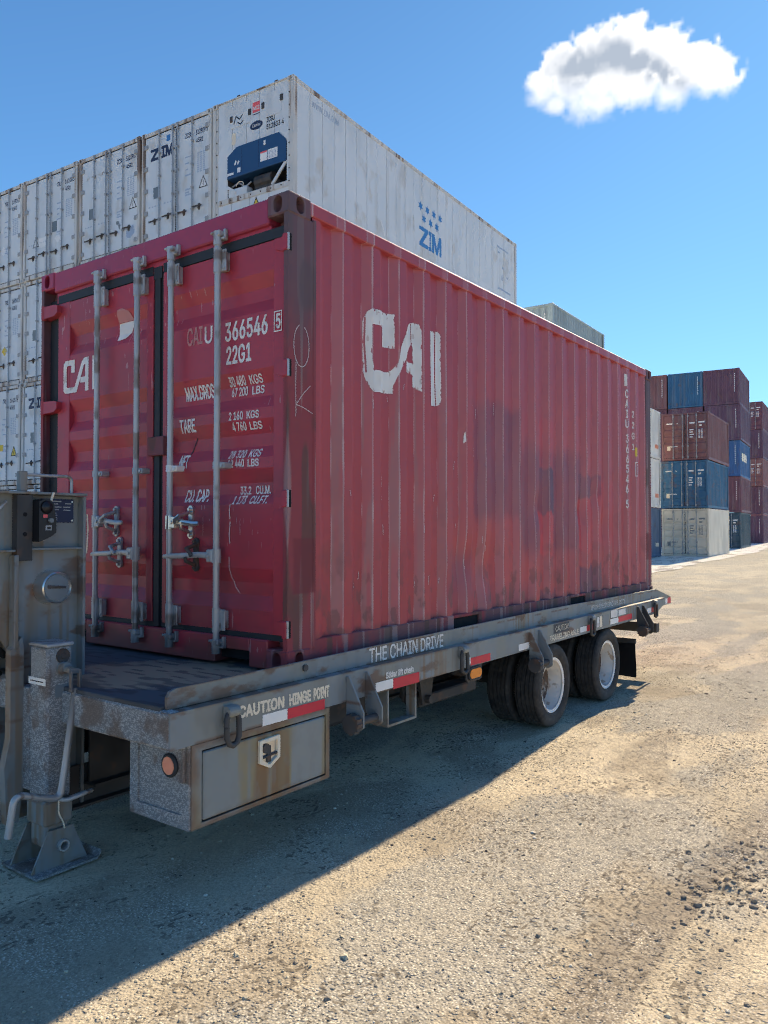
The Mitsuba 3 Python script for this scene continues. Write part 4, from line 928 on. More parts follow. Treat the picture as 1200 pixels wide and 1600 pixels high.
for cx in (3.14, 4.385):
    wheel(cx, -0.10, 1); wheel(cx, 0.155, 1); wheel(cx, mir(-0.10), -1); wheel(cx, mir(0.155), -1)
    put(TR, 'axle', cyl((cx, 0.02, ZW), (cx, CW - 0.02, ZW), 0.055, 16), 'm_dark', smooth=30)
    for y in (0.62, 1.80):
        put(TR, 'leaf_spring', tube([(cx - 0.5, y, 0.46), (cx - 0.25, y, 0.40), (cx, y, 0.37), (cx + 0.25, y, 0.40), (cx + 0.5, y, 0.46)], 0.035, 6), 'm_dark')
for y0, y1 in ((-0.10, 0.40), (CW - 0.40, CW + 0.10)):
    fl = corrugated(np.linspace(y0, y1, 9), lambda u: 0.012 * np.sin(u * 14), 0.095, 0.455, lambda u, d, v: np.stack([5.18 + d + 0.02 * (0.45 - v), u, v], -1), 4, lambda u, v: 0.012 * np.sin(v * 11 + u * 3))
    put(TR, 'mud_flap', cat([fl, (fl[0] + [0.008, 0, 0], fl[1])]), 'm_black', smooth=40, label='black rubber mud flap behind the rear wheels')
    put(TR, 'flap_hanger', box(5.165, 5.20, y0, y1, 0.45, 0.50, 0.004), 'm_dark')
    put(TR, 'hanger_post', box(5.165, 5.20, y0 + 0.28, y0 + 0.34, 0.50, 0.76, 0.004), 'm_dark')
put(TR, 'rear_bumper', box(6.02, 6.13, -0.055, CW + 0.055, 0.470, 0.580, 0.008), 'm_dark', label='dark rear bumper beam')
for y in (0.06, CW - 0.14): put(TR, 'bumper_post', box(6.03, 6.12, y, y + 0.08, 0.58, 0.78, 0.004), 'm_dark')
put(TR, 'rear_beam', box(6.0, 6.08, YL + 0.02, mir(YL) - 0.02, 0.735, 0.845, 0.005), 'm_dark')

# gooseneck riser at the front
YG = 0.925
put(TR, 'riser_web', cat([box(-0.985, -0.618, YG + 0.045, YG + 0.057, 0.20, 1.835), box(-0.985, -0.618, YG + 0.52, YG + 0.532, 0.20, 1.835)]), 'm_gray', label='grey upright web plate of the gooseneck')
put(TR, 'riser_flange', box(-0.622, -0.606, YG - 0.012, YG + 0.60, 0.20, 1.835, 0.003), 'm_gray')
put(TR, 'neck_web', prism(Polygon([(-3.4, 1.838), (-0.985, 1.838), (-0.985, 1.02), (-1.03, 1.10), (-1.16, 1.19), (-1.45, 1.22), (-3.4, 1.22)]), 'y', YG + 0.048, YG + 0.062), 'm_gray')
put(TR, 'neck_web', prism(Polygon([(-3.4, 1.838), (-0.985, 1.838), (-0.985, 1.02), (-1.03, 1.10), (-1.16, 1.19), (-1.45, 1.22), (-3.4, 1.22)]), 'y', YG + 0.52, YG + 0.534), 'm_gray')
put(TR, 'neck_top', box(-3.4, -0.600, YG - 0.016, YG + 0.62, 1.838, 1.852, 0.003), 'm_gray', label='flat top plate of the gooseneck')
put(TR, 'neck_stiffener', box(-3.4, -0.992, YG - 0.004, YG + 0.048, 1.546, 1.557, 0.002), 'm_gray')
put(TR, 'riser_ledge', box(-0.905, -0.622, YG - 0.004, YG + 0.046, 1.553, 1.564, 0.002), 'm_gray')
put(TR, 'riser_post', cat([box(-0.985, -0.904, YG - 0.004, YG + 0.008, 1.50, 1.836, 0.002), box(-0.985, -0.975, YG + 0.008, YG + 0.046, 1.50, 1.836)]), 'm_dark', label='drilled dark grey channel on the riser')
for zz in (1.735, 1.635): put(TR, 'bolt_hole_shade', cyl((-0.945, YG - 0.0055, zz), (-0.945, YG - 0.002, zz), 0.011, 14), 'm_shade_black')  # black discs painted as the shade in two holes
put(TR, 'riser_stiffener', box(-0.998, -0.976, YG - 0.01, YG + 0.046, 1.06, 1.53, 0.003), 'm_gray')
put(TR, 'riser_leg', prism(Polygon([(-1.012, 1.06), (-0.955, 1.12), (-0.945, 1.06), (-0.945, 0.36), (-0.965, 0.20), (-1.025, 0.20), (-1.04, 0.48), (-1.012, 0.62)]), 'y', YG - 0.006, YG + 0.044), 'm_gray')
put(TR, 'jack_mount', box(-0.945, -0.80, 0.86, YG + 0.044, 0.36, 0.87, 0.006), 'm_speckle')
put(TR, 'data_plate', box(-0.835, -0.650, YG + 0.0405, YG + 0.0445, 1.695, 1.82), 'm_navy', label='dark maker plate with small pale print')
for i, (a, b, zz) in enumerate(((-0.80, -0.72, 1.808), (-0.79, -0.74, 1.795), (-0.70, -0.665, 1.797), (-0.80, -0.72, 1.778), (-0.71, -0.67, 1.778), (-0.80, -0.735, 1.765), (-0.71, -0.668, 1.762), (-0.765, -0.745, 1.735), (-0.765, -0.745, 1.722), (-0.765, -0.745, 1.71), (-0.79, -0.75, 1.745))):
    put(TR, 'plate_print', sheet(sbox(a, zz - 0.004, b, zz + 0.002), lambda u, v: np.stack([u, 0 * u + YG + 0.039, v], -1)), 'm_hinge')
for zz in (1.806, 1.706): put(TR, 'plate_rivet', cyl((-0.660, YG + 0.036, zz), (-0.660, YG + 0.041, zz), 0.005, 8), 'm_chrome')
pump = union_all([Point(-0.862, 1.775).buffer(0.036), Polygon([(-0.898, 1.80), (-0.826, 1.79), (-0.812, 1.70), (-0.812, 1.645), (-0.84, 1.625), (-0.898, 1.60)])]).buffer(0.004)
PM = put(TR, 'pump_cover', prism(pump, 'y', YG - 0.06, YG + 0.044), 'm_black', label='black rounded pump cover with a red sticker')
put(PM, 'dome', tube([(-0.862, YG - 0.06, 1.772), (-0.862, YG - 0.072, 1.772), (-0.862, YG - 0.080, 1.772)], [0.034, 0.028, 0.012], 18), 'm_black', smooth=True)
put(PM, 'sticker', sheet(sbox(-0.882, 1.718, -0.858, 1.735), lambda u, v: np.stack([u, 0 * u + YG - 0.0625, v], -1)), 'm_pink', label='small red sticker')
put(PM, 'knob', cyl((-0.842, YG - 0.075, 1.705), (-0.842, YG - 0.058, 1.705), 0.012, 14), 'm_glass_gray', smooth=30)
put(PM, 'sticker', sheet(sbox(-0.868, 1.655, -0.835, 1.680).difference(sbox(-0.86, 1.66, -0.84, 1.672)), lambda u, v: np.stack([u, 0 * u + YG - 0.0625, v], -1)), 'm_hinge', label='small grey printed sticker')
put(TR, 'sticker', sheet(sbox(-0.872, 1.600, -0.812, 1.628), lambda u, v: np.stack([u, 0 * u + YG + 0.0425, v], -1)), 'm_hinge')
put(TR, 'cable', tube(fillet([(-0.80, YG - 0.02, 1.85), (-0.815, YG - 0.015, 1.80), (-0.835, YG - 0.04, 1.77)], 0.03), 0.007, 8), 'm_cream', smooth=True)
cx, cz = -0.785, 1.357
CP = put(TR, 'filler_cap', lathe_y([(0.0, YG - 0.038), (0.060, YG - 0.036), (0.068, YG - 0.032), (0.070, YG - 0.026)], cx, 0, cz, 40), 'm_glass_gray', smooth=30, label='grey filler cap in a chrome ring')
put(CP, 'ring', lathe_y([(0.068, YG - 0.028), (0.076, YG - 0.040), (0.082, YG - 0.034), (0.084, YG + 0.0), (0.088, YG + 0.044)], cx, 0, cz, 44), 'm_chrome', smooth=40)
put(CP, 'grip', hull([(cx - 0.055, YG - 0.037, cz - 0.002), (cx + 0.05, YG - 0.037, cz - 0.006), (cx, YG - 0.052, cz + 0.008), (cx - 0.055, YG - 0.037, cz + 0.016), (cx + 0.05, YG - 0.037, cz + 0.006), (cx + 0.03, YG - 0.048, cz - 0.002)]), 'm_dark')
put(TR, 'hand_rail', tube(fillet([(-0.950, YG + 0.02, 1.85), (-0.950, YG + 0.02, 1.938), (-0.675, YG + 0.02, 1.940), (-0.675, YG + 0.02, 1.85)], 0.03), 0.0085, 10), 'm_steel', smooth=True)
put(TR, 'rail_post', box(-0.968, -0.930, YG + 0.0, YG + 0.04, 1.852, 1.955, 0.003), 'm_gray')
put(TR, 'light_wire', tube([(-0.601, YG - 0.01, 1.74), (-0.597, YG - 0.012, 1.66), (-0.600, YG - 0.01, 1.57), (-0.603, YG - 0.01, 1.53)], 0.004, 6), 'm_cream', smooth=True)
put(TR, 'strut', tube([(-1.03, YG + 0.02, 1.80), (-1.12, YG + 0.02, 1.70)], 0.008, 8), 'm_steel', smooth=True)
put(TR, 'hose', tube(fillet([(-3.2, 1.05, 1.16), (-1.6, 1.02, 1.10), (-1.1, 1.0, 1.12), (-0.99, 1.02, 1.02)], 0.1), 0.018, 8), 'm_black', smooth=True)
put(TR, 'hose', tube(fillet([(-3.2, 1.15, 1.10), (-1.7, 1.12, 1.04), (-1.15, 1.08, 1.05), (-0.99, 1.06, 0.92)], 0.1), 0.014, 8), 'm_black', smooth=True)

# landing jack
xa, xb, ya, yb = -0.948, -0.814, 0.700, 0.858
JK = put(TR, 'jack', box(xa, xb, ya, yb, 0.335, 1.085, 0.012), 'm_speckle', label='square landing jack leg, speckled and rusty')
put(JK, 'lower_tube', box(xa + 0.006, xb - 0.006, ya + 0.006, yb - 0.006, 0.10, 0.34, 0.012), 'm_gray')
put(JK, 'collar', box(xa - 0.010, xb + 0.006, ya - 0.008, yb + 0.006, 0.215, 0.335, 0.010), 'm_gray')
put(JK, 'top_plate', box(xa - 0.006, xb + 0.004, ya - 0.010, yb + 0.006, 1.083, 1.100, 0.004), 'm_steel')
put(JK, 'gear_face', cat([lathe_y([(0.0, ya - 0.010), (0.012, ya - 0.010), (0.016, ya - 0.004), (0.030, ya - 0.004), (0.034, ya - 0.008), (0.038, ya + 0.004)], -0.866, 0, 1.035, 24)]), 'm_dark', smooth=30)
put(JK, 'shaft_housing', cat([cyl((-0.868, ya + 0.01, 0.972), (-0.868, ya - 0.035, 0.972), 0.034, 18), cyl((-0.868, ya - 0.035, 0.972), (-0.868, 0.618, 0.972), 0.018, 14)]), 'm_gray', smooth=30)
put(JK, 'plate', box(-0.905, -0.820, ya - 0.004, ya + 0.002, 0.832, 0.895), 'm_glass_gray', label='small grey plate on the jack')
put(JK, 'sticker', sheet(sbox(-0.865, 0.895, -0.71, 0.930), lambda u, v: np.stack([0 * u + xa - 0.002, -u, v], -1)), 'm_tape_white', label='small white printed sticker')
put(JK, 'sticker_print', sheet(sbox(-0.845, 0.910, -0.73, 0.915), lambda u, v: np.stack([0 * u + xa - 0.0032, -u, v], -1)), 'm_rubber')
CK = put(JK, 'crank', tube(fillet([(-0.856, 0.605, 0.885), (-0.912, 0.602, 0.500), (-0.936, 0.600, 0.372), (-1.02, 0.600, 0.398), (-1.160, 0.600, 0.452), (-1.188, 0.600, 0.262)], 0.055, 7), 0.0165, 12), 'm_steel', smooth=True, label='bent steel crank handle')
put(JK, 'crank_yoke', cat([hull([(-0.893, 0.60, 0.985), (-0.893, 0.616, 0.985), (-0.838, 0.60, 0.980), (-0.838, 0.616, 0.980), (-0.893, 0.60, 0.962), (-0.893, 0.616, 0.962), (-0.838, 0.60, 0.955), (-0.838, 0.616, 0.955)]), box(-0.885, -0.872, 0.596, 0.618, 0.885, 0.975, 0.003), box(-0.840, -0.826, 0.596, 0.618, 0.885, 0.975, 0.003), box(-0.885, -0.826, 0.594, 0.620, 0.868, 0.888, 0.004)]), 'm_steel')
put(JK, 'crank_hook', tube(fillet([(-0.90, 0.70, 0.36), (-0.90, 0.62, 0.345), (-0.80, 0.60, 0.365), (-0.745, 0.62, 0.36), (-0.77, 0.66, 0.345), (-0.87, 0.68, 0.33)], 0.04), 0.011, 8), 'm_steel', smooth=True)
put(JK, 'wire', tube(fillet([(-0.905, 0.66, 0.36), (-0.908, 0.655, 0.28), (-0.885, 0.65, 0.235), (-0.880, 0.65, 0.205)], 0.02), 0.004, 6), 'm_cream', smooth=True)
FT = put(JK, 'foot', cat([box(-1.035, -0.710, 0.626, 0.944, 0.006, 0.018), hull([(-0.712, y, z) for y in (0.626, 0.944) for z in (0.006, 0.018)] + [(-0.690, y, z) for y in (0.628, 0.942) for z in (0.034, 0.046)])]), 'm_speckle', label='flat steel foot with a turned up edge')
tra = Polygon([(-1.028, 0.018), (-0.735, 0.018), (-0.815, 0.198), (-0.945, 0.198)]).difference(Point(-0.872, 0.115).buffer(0.026))
put(JK, 'foot_plate', prism(tra, 'y', 0.682, 0.692), 'm_gray'); put(JK, 'foot_plate', prism(tra, 'y', 0.872, 0.882), 'm_gray')
put(JK, 'foot_pin', lathe_y([(0.020, 0.66), (0.028, 0.66), (0.029, 0.69), (0.029, 0.9), (0.020, 0.9), (0.020, 0.66)], -0.872, 0, 0.115, 20), 'm_steel', smooth=30)

# ------------------------------------------------------------------ the stack of white refrigerated containers behind
RH, RW, RL, PITCH_R = 2.896, CW, 12.192, 2.497
YAW_R = 3.7
RO = np.array([9.347, 8.737])
_ca, _sa = math.cos(math.radians(YAW_R)), math.sin(math.radians(YAW_R))


def rplace(x, y): return RO[0] + x * _ca - y * _sa, RO[1] + x * _sa + y * _ca


def reefer_shell(k, panels=True):
    W, H, L = RW, RH, RL
    for x, dx in ((0, 1), (L, -1)):
        for y, dy in ((0, 1), (W, -1)):
            k.add('corner_post', box(*sorted((x, x + dx * 0.15)), *sorted((y, y + dy * 0.10)), 0.118, H - 0.118, 0.01), 'm_rframe')
            for z in (0.0, H - 0.118): k.add('corner_casting', casting(x, y, z, dx, dy), 'm_rframe', smooth=25)
    for y0, y1 in ((0.006, 0.07), (W - 0.07, W - 0.006)):
        k.add('top_rail', box(0.17, L - 0.17, y0, y1, H - 0.11, H - 0.01, 0.006), 'm_rframe'); k.add('bottom_rail', box(0.17, L - 0.17, y0, y1, 0.02, 0.20, 0.008), 'm_rframe')
    k.add('roof', box(0.1, L - 0.1, 0.03, W - 0.03, H - 0.06, H - 0.022), 'm_reefer')
    if panels:
        n = 26; x0, x1 = 0.155, L - 0.155; w = (x1 - x0) / n
        for i in range(n):
            k.add('side_panel', box(x0 + i * w + 0.006, x0 + (i + 1) * w - 0.006, 0.018 + 0.003 * (i % 2), 0.05, 0.20, H - 0.11, 0.003), 'm_reefer')
        k.add('side_backing', box(x0, x1, 0.045, 0.06, 0.20, H - 0.11), 'm_hinge')
    else:
        k.add('side_wall', box(0.15, L - 0.15, 0.02, 0.06, 0.20, H - 0.11), 'm_reefer')
    k.add('side_wall', box(0.15, L - 0.15, W - 0.06, W - 0.02, 0.20, H - 0.11), 'm_reefer')
    k.add('end_wall', box(L - 0.10, L - 0.04, 0.10, W - 0.10, 0.05, H - 0.05), 'm_reefer')
    k.add('floor', box(0.12, L - 0.12, 0.06, W - 0.06, 0.06, 0.14), 'm_dark')


LOCAL = lambda x: (lambda u, v: np.stack([0 * u + x, -u, v], -1))        # end face; u to the right


def word_on(k, path, s, y0, y1, zb, zt, x, mat, bold=False, fat=0.0, label=None):
    g = fit(txt(s, 1.0, 1.0, bold), -y0, -y1, zb, zt)
    if fat: g = g.buffer(fat, join_style=2)
    k.add(path, sheet(g, LOCAL(x)), mat, label=label)


def tri_sign(y, z, w, h): 
    o = Polygon([(-y - w / 2, z), (-y + w / 2, z), (-y, z + h)])
    return o, o.difference(o.buffer(-0.024))


def door_end(k, code=None, emblem=False, dia=None, box_y=1.92, tri=None, extra=0):
    W, H = RW, RH
    k.add('header', box(0.012, 0.10, 0.16, W - 0.16, H - 0.10, H - 0.008, 0.008), 'm_rframe')
    k.add('sill', box(0.012, 0.12, 0.16, W - 0.16, 0.02, 0.14, 0.008), 'm_rframe')
    for i, (ya, yb) in enumerate(((1.245, 2.325), (0.113, 1.193))):
        d = 'door' if i == 0 else 'door_001'
        k.add('door', box(0.03, 0.08, ya, yb, 0.165, H - 0.125, 0.008), 'm_reefer')
        k.add(d + '>gasket', box(0.036, 0.06, *((ya - 0.02, ya) if i == 0 else (yb, yb + 0.02)), 0.16, H - 0.12), 'm_rubber')
        k.add(d + '>foot_gasket', box(0.036, 0.06, ya, yb, 0.142, 0.164), 'm_rubber')
        k.add(d + '>head_gasket', box(0.036, 0.06, ya, yb, H - 0.124, H - 0.102), 'm_rubber')
        for j, by in enumerate(((1.78, 1.30) if i == 0 else (1.135, 0.63))):
            k.add(d + '>lock_bar', tube([(-0.012, by, 0.09), (-0.012, by, H - 0.05)], 0.019, 8), 'm_rodrf', smooth=40)
            b = [box(-0.036, 0.03, by - 0.03, by + 0.03, zz, zz + 0.05, 0.006) for zz in (0.10, 0.60, 1.12, 1.68, 2.25, H - 0.20)]
            b += [box(-0.03, 0.012, by - 0.035, by + 0.035, 0.03, 0.085, 0.006), box(-0.03, 0.012, by - 0.035, by + 0.035, H - 0.09, H - 0.035, 0.006)]
            k.add(d + '>bar_guide', cat(b), 'm_hinge')
            s = 1 if (i == 0) else -1
            zh = 0.62 if j == 0 else 0.66
            k.add(d + '>handle', cat([tube([(-0.02, by + 0.02 * s, zh), (-0.035, by + 0.34 * s, zh - 0.02)], 0.018, 6), hull([(0.028, by + 0.2 * s + a, zh + b_) for a, b_ in ((-0.03, 0.07), (0.03, 0.07), (-0.05, 0), (0.05, 0), (-0.03, -0.09), (0.03, -0.09))] + [(-0.02, by + 0.2 * s, zh)])]), 'm_dark')
        hy = 2.325 if i == 0 else 0.113
        for zz in (0.30, 0.86, 1.42, 1.98, 2.54):
            k.add(d + '>hinge', cat([box(0.004, 0.03, hy - 0.10, hy + 0.075, zz - 0.055, zz + 0.055, 0.005) if i == 0 else box(0.004, 0.03, hy - 0.075, hy + 0.10, zz - 0.055, zz + 0.055, 0.005), tube([(0.012, hy + (0.045 if i == 0 else -0.045), zz - 0.065), (0.012, hy + (0.045 if i == 0 else -0.045), zz + 0.065)], 0.016, 8)]), 'm_hinge')
    x = 0.0278
    if emblem:
        word_on(k, 'door>lettering', 'Z', 2.12, 1.84, 2.155, 2.43, x, 'm_navy', True, 0.012); word_on(k, 'door>lettering', 'IM', 1.735, 1.345, 2.155, 2.43, x, 'm_navy', True, 0.012, label='navy block letters on the left door')
        k.add('door>emblem', sheet(rrect(-1.56, -1.43, 2.52, 2.67, 0.01), LOCAL(x)), 'm_bluemark')
    if code:
        word_on(k, 'door_001>lettering', code[0], 0.90, 0.67, 2.40, 2.52, x, 'm_navy', False, 0.004)
        word_on(k, 'door_001>lettering', code[1], 0.54, 0.15, 2.40, 2.52, x, 'm_navy', False, 0.004)
        word_on(k, 'door_001>lettering', '45R1', 0.53, 0.30, 2.20, 2.31, x, 'm_navy', False, 0.004)
    for zz, w in ((1.92, 0.24), (1.77, 0.13), (1.62, 0.10), (1.48, 0.20), (1.13, 0.18), (1.06, 0.13), (1.0, 0.21)):
        k.add('door_001>small_print', sheet(sbox(-0.90, zz, -0.90 + w, zz + 0.035), LOCAL(x)), 'm_fade')
    for r in range(10):
        k.add('door_001>small_print', sheet(union_all([sbox(-0.50 + c * 0.10, 1.93 - r * 0.05, -0.50 + c * 0.10 + 0.07, 1.93 - r * 0.05 + 0.026) for c in range(3)]), LOCAL(x)), 'm_fade')
    k.add('door>grey_label', sheet(sbox(-box_y - 0.11, 1.18, -box_y + 0.11, 1.47), LOCAL(x)), 'm_glass_gray')
    k.add('door>small_print', sheet(union_all([sbox(-2.2 + q * 0.11, 0.98, -2.2 + q * 0.11 + 0.07, 1.01) for q in range(8) if q not in (4,)]), LOCAL(x)), 'm_fade')
    if tri:
        o, e = tri_sign(tri[0], tri[1], 0.30, 0.30)
        k.add('door_001>warning_triangle' if tri[0] < 1.2 else 'door>warning_triangle', sheet(e, LOCAL(x - 0.001)), 'm_black', label='triangular warning sign')
        k.add('door_001>warning_field' if tri[0] < 1.2 else 'door>warning_field', sheet(o, LOCAL(x)), 'm_yellow' if tri[2] else 'm_pale')
        k.add('door_001>warning_bar' if tri[0] < 1.2 else 'door>warning_bar', sheet(sbox(-tri[0] - 0.012, tri[1] + 0.05, -tri[0] + 0.012, tri[1] + 0.17), LOCAL(x - 0.001)), 'm_black')
    if dia:
        k.add('door_001>diamond_label', sheet(affinity.rotate(sbox(-dia[0] - 0.10, dia[1] - 0.10, -dia[0] + 0.10, dia[1] + 0.10), 45), LOCAL(x)), dia[2])
    if extra & 1: k.add('door_001>tear', sheet(jag(Polygon([(-0.93, 0.92), (-0.80, 0.90), (-0.74, 0.76), (-0.80, 0.66), (-0.84, 0.80), (-0.92, 0.84)]), 3, 0.03, 12), LOCAL(x)), 'm_glass_gray')
    if extra & 2: k.add('door_001>patch', sheet(jag(Polygon([(-0.55, 0.62), (-0.25, 0.70), (-0.20, 0.50), (-0.35, 0.38), (-0.52, 0.40)]), 4, 0.03, 12), LOCAL(x)), 'm_fade')
    if extra & 4:
        for q in range(5): k.add('door>scuff', sheet(jag(Polygon([(-2.15 + q * 0.14, 2.25 + 0.1 * (q % 2)), (-2.02 + q * 0.14, 2.28), (-1.99 + q * 0.14, 2.36), (-2.12 + q * 0.14, 2.33)]), q, 0.02, 10), LOCAL(x)), 'm_rframe')
    if extra & 8: k.add('door_001>yellow_label', sheet(sbox(-1.02, 1.02, -0.86, 1.20), LOCAL(x)), 'm_yellow')
    if extra & 16: k.add('door>white_label', sheet(rrect(-1.70, -1.36, 0.86, 1.12, 0.02), LOCAL(x)), 'm_pale')


# the one with its cooling unit towards us
k = Kit(); reefer_shell(k); W, H = RW, RH
for y0, y1, z0, z1 in ((0.10, 0.155, 0.13, H - 0.03), (W - 0.155, W - 0.10, 0.13, H - 0.03)): k.add('frame_strip', box(0.02, 0.07, y0, y1, z0, z1, 0.004), 'm_rframe')
for ya, yb in ((0.155, 0.57), (0.577, 1.01), (1.017, 1.40), (1.407, 1.84), (1.847, W - 0.155)):
    k.add('upper_panel', box(0.036, 0.07, ya + 0.003, yb - 0.003, 1.50, H - 0.03, 0.004), 'm_reefer')
for ya, yb in ((0.155, 0.72), (0.727, 1.30), (1.307, 1.85), (1.857, W - 0.155)): k.add('lower_panel', box(0.036, 0.08, ya + 0.003, yb - 0.003, 0.13, 0.475, 0.004), 'm_reefer')
k.add('cross_rail', box(0.014, 0.07, 0.155, W - 0.155, 0.475, 0.600, 0.006), 'm_rframe')
k.add('header', box(0.01, 0.1, 0.16, W - 0.16, H - 0.035, H - 0.008), 'm_rframe')
for zz in np.arange(0.3, H - 0.2, 0.28):
    for y in (0.127, W - 0.127): k.add('bolt', cyl((0.02, y, zz), (0.010, y, zz), 0.017, 8), 'm_dark')
for y in np.arange(0.35, 2.2, 0.3): k.add('bolt', cyl((0.014, y, 0.535), (0.004, y, 0.535), 0.017, 8), 'm_dark')
hole = Polygon([(-1.985, 0.60), (-0.205, 0.60), (-0.205, 1.52), (-0.42, 1.74), (-1.70, 1.74), (-1.985, 1.56)])
sur = sbox(-(W - 0.155), 0.600, -0.155, 1.7).difference(hole)
for g_ in getattr(sur, 'geoms', [sur]):
    v_ = prism(g_, 'x', 0.033, 0.05); v_.vertices[:, 1] *= -1; v_.faces = v_.faces[:, ::-1]
    k.add('unit_surround', v_, 'm_reefer')
k.add('unit_bay', box(0.45, 0.47, 0.155, W - 0.155, 0.60, 1.74), 'm_shade_black')
k.add('bay_side', box(0.06, 0.45, 0.165, 0.205, 0.60, 1.74), 'm_dark'); k.add('bay_side', box(0.06, 0.45, 1.985, 2.02, 0.60, 1.74), 'm_dark'); k.add('bay_floor', box(0.06, 0.45, 0.205, 1.985, 0.59, 0.605), 'm_dark')
unit = Polygon([(-1.972, 1.03), (-1.20, 1.03), (-0.75, 1.08), (-0.22, 1.06), (-0.22, 1.53), (-0.43, 1.735), (-1.69, 1.735), (-1.972, 1.56)])
u_ = prism(unit, 'x', 0.015, 0.40); u_.vertices[:, 1] *= -1; u_.faces = u_.faces[:, ::-1]
k.add('cooling_unit', u_, 'm_unit', label='dark blue cooling unit with two white notices')
k.add('cooling_unit>seam', box(0.012, 0.02, 1.515, 1.523, 1.05, 1.70), 'm_navy'); k.add('cooling_unit>seam', box(0.012, 0.02, 1.02, 1.028, 1.08, 1.72), 'm_navy')
k.add('cooling_unit>lip', box(0.0, 0.03, 0.22, 1.972, 1.035, 1.10, 0.008), 'm_unit')
k.add('cooling_unit>notice', sheet(sbox(-0.965, 1.20, -0.765, 1.42), LOCAL(0.013)), 'm_pale'); k.add('cooling_unit>notice', sheet(sbox(-0.745, 1.20, -0.46, 1.42), LOCAL(0.013)), 'm_pale')
k.add('cooling_unit>notice_head', sheet(sbox(-0.965, 1.385, -0.765, 1.42), LOCAL(0.0115)), 'm_pink')
for q in range(3): k.add('cooling_unit>notice_print', sheet(union_all([sbox(-0.72 + q * 0.085, 1.22 + r * 0.03, -0.66 + q * 0.085, 1.235 + r * 0.03) for r in range(6)]), LOCAL(0.0115)), 'm_fade')
k.add('cooling_unit>emblem', sheet(union_all([Polygon([(-1.76, 1.33), (-1.72, 1.43), (-1.68, 1.41), (-1.71, 1.32)]), Polygon([(-1.67, 1.33), (-1.63, 1.41), (-1.59, 1.38), (-1.64, 1.31)])]), LOCAL(0.013)), 'm_pale')
k.add('cooling_unit>label', sheet(sbox(-1.66, 1.13, -1.56, 1.24), LOCAL(0.013)), 'm_pale'); k.add('cooling_unit>label', sheet(sbox(-1.955, 1.105, -1.76, 1.16), LOCAL(-0.002)), 'm_pale')
k.add('cooling_unit>handle', box(0.0, 0.015, 0.80, 0.86, 1.55, 1.66, 0.01), 'm_pale')
k.add('compressor', cat([tube([(0.20, 1.2, 0.84), (0.20, 0.7, 0.84)], 0.15, 12), box(0.12, 0.35, 0.55, 1.25, 0.61, 0.80, 0.03)]), 'm_dark'); k.add('pipe', tube(fillet([(0.15, 1.95, 0.9), (0.12, 1.7, 0.95), (0.12, 1.5, 0.8), (0.15, 1.35, 0.9)], 0.1), 0.02, 8), 'm_steel', smooth=True)
k.add('controller_box', box(0.05, 0.25, 1.40, 1.975, 0.612, 0.80, 0.01), 'm_reefer'); k.add('wire_coil', tube([(0.04, 1.60 + 0.11 * math.cos(t), 0.83 + 0.09 * math.sin(t)) for t in np.linspace(0, math.pi, 10)], 0.012, 6), 'm_cream', smooth=True)
for ya, za, yb, zb in ((0.215, 1.06, 0.63, 0.615), (1.975, 0.86, 1.73, 0.70)):
    d = np.array([0, yb - ya, zb - za]); n_ = np.array([0, -d[2], d[1]]) / np.linalg.norm(d) * 0.035
    k.add('diagonal_brace', hull([np.array([x, ya, za]) + s * n_ for x in (0.02, 0.05) for s in (-1, 1)] + [np.array([x, yb, zb]) + s * n_ for x in (0.02, 0.05) for s in (-1, 1)]), 'm_reefer')
xw = 0.0335
red = sbox(-1.215, 2.385, -1.0, 2.62); k.add('red_label', sheet(red, LOCAL(xw)), 'm_pink', label='red and white label'); word_on(k, 'red_label>lettering', 'MCI', 1.19, 1.02, 2.44, 2.53, xw - 0.0015, 'm_pale', True); k.add('label_bar', sheet(sbox(-1.215, 2.335, -1.0, 2.355), LOCAL(xw)), 'm_navy')
ov = affinity.scale(Point(-1.10, 2.085).buffer(0.19, quad_segs=10), 1, 0.52); k.add('oval_badge', sheet(ov, LOCAL(xw)), 'm_navy', label='oval navy badge'); word_on(k, 'oval_badge>lettering', 'Carrier', 1.23, 0.97, 2.05, 2.13, xw - 0.0015, 'm_pale')
word_on(k, 'lettering', 'ZCSU', 0.795, 0.57, 2.06, 2.17, xw, 'm_black', False, 0.004); word_on(k, 'lettering', '512833 4', 0.795, 0.30, 1.90, 2.01, xw, 'm_black', False, 0.004)
k.add('access_cover', box(0.026, 0.036, 1.28, 1.90, 2.20, 2.72, 0.004), 'm_reefer'); k.add('access_cover', box(0.026, 0.036, 0.36, 0.86, 2.17, 2.70, 0.004), 'm_reefer')
for y, z in ((1.86, 2.42), (1.30, 2.44), (0.90, 2.47), (0.36, 2.50)): k.add('cover_latch', box(0.012, 0.034, y - 0.04, y + 0.04, z - 0.07, z + 0.07, 0.006), 'm_dark')
k.add('cover_mark', sheet(union_all([LineString([(-1.78, 2.30), (-1.72, 2.45), (-1.60, 2.36), (-1.52, 2.44)]).buffer(0.014), LineString([(-1.66, 2.30), (-1.58, 2.24), (-1.50, 2.30)]).buffer(0.014)]), LOCAL(0.0245)), 'm_black')
k.add('rusty_label', sheet(jag(sbox(-1.86, 1.80, -1.73, 2.10), 6, 0.03, 14), LOCAL(xw)), 'm_cream')
o, e = tri_sign(1.10, 0.20, 0.26, 0.26); k.add('warning_field', sheet(o, LOCAL(xw)), 'm_yellow'); k.add('warning_triangle', sheet(e, LOCAL(xw - 0.001)), 'm_black')
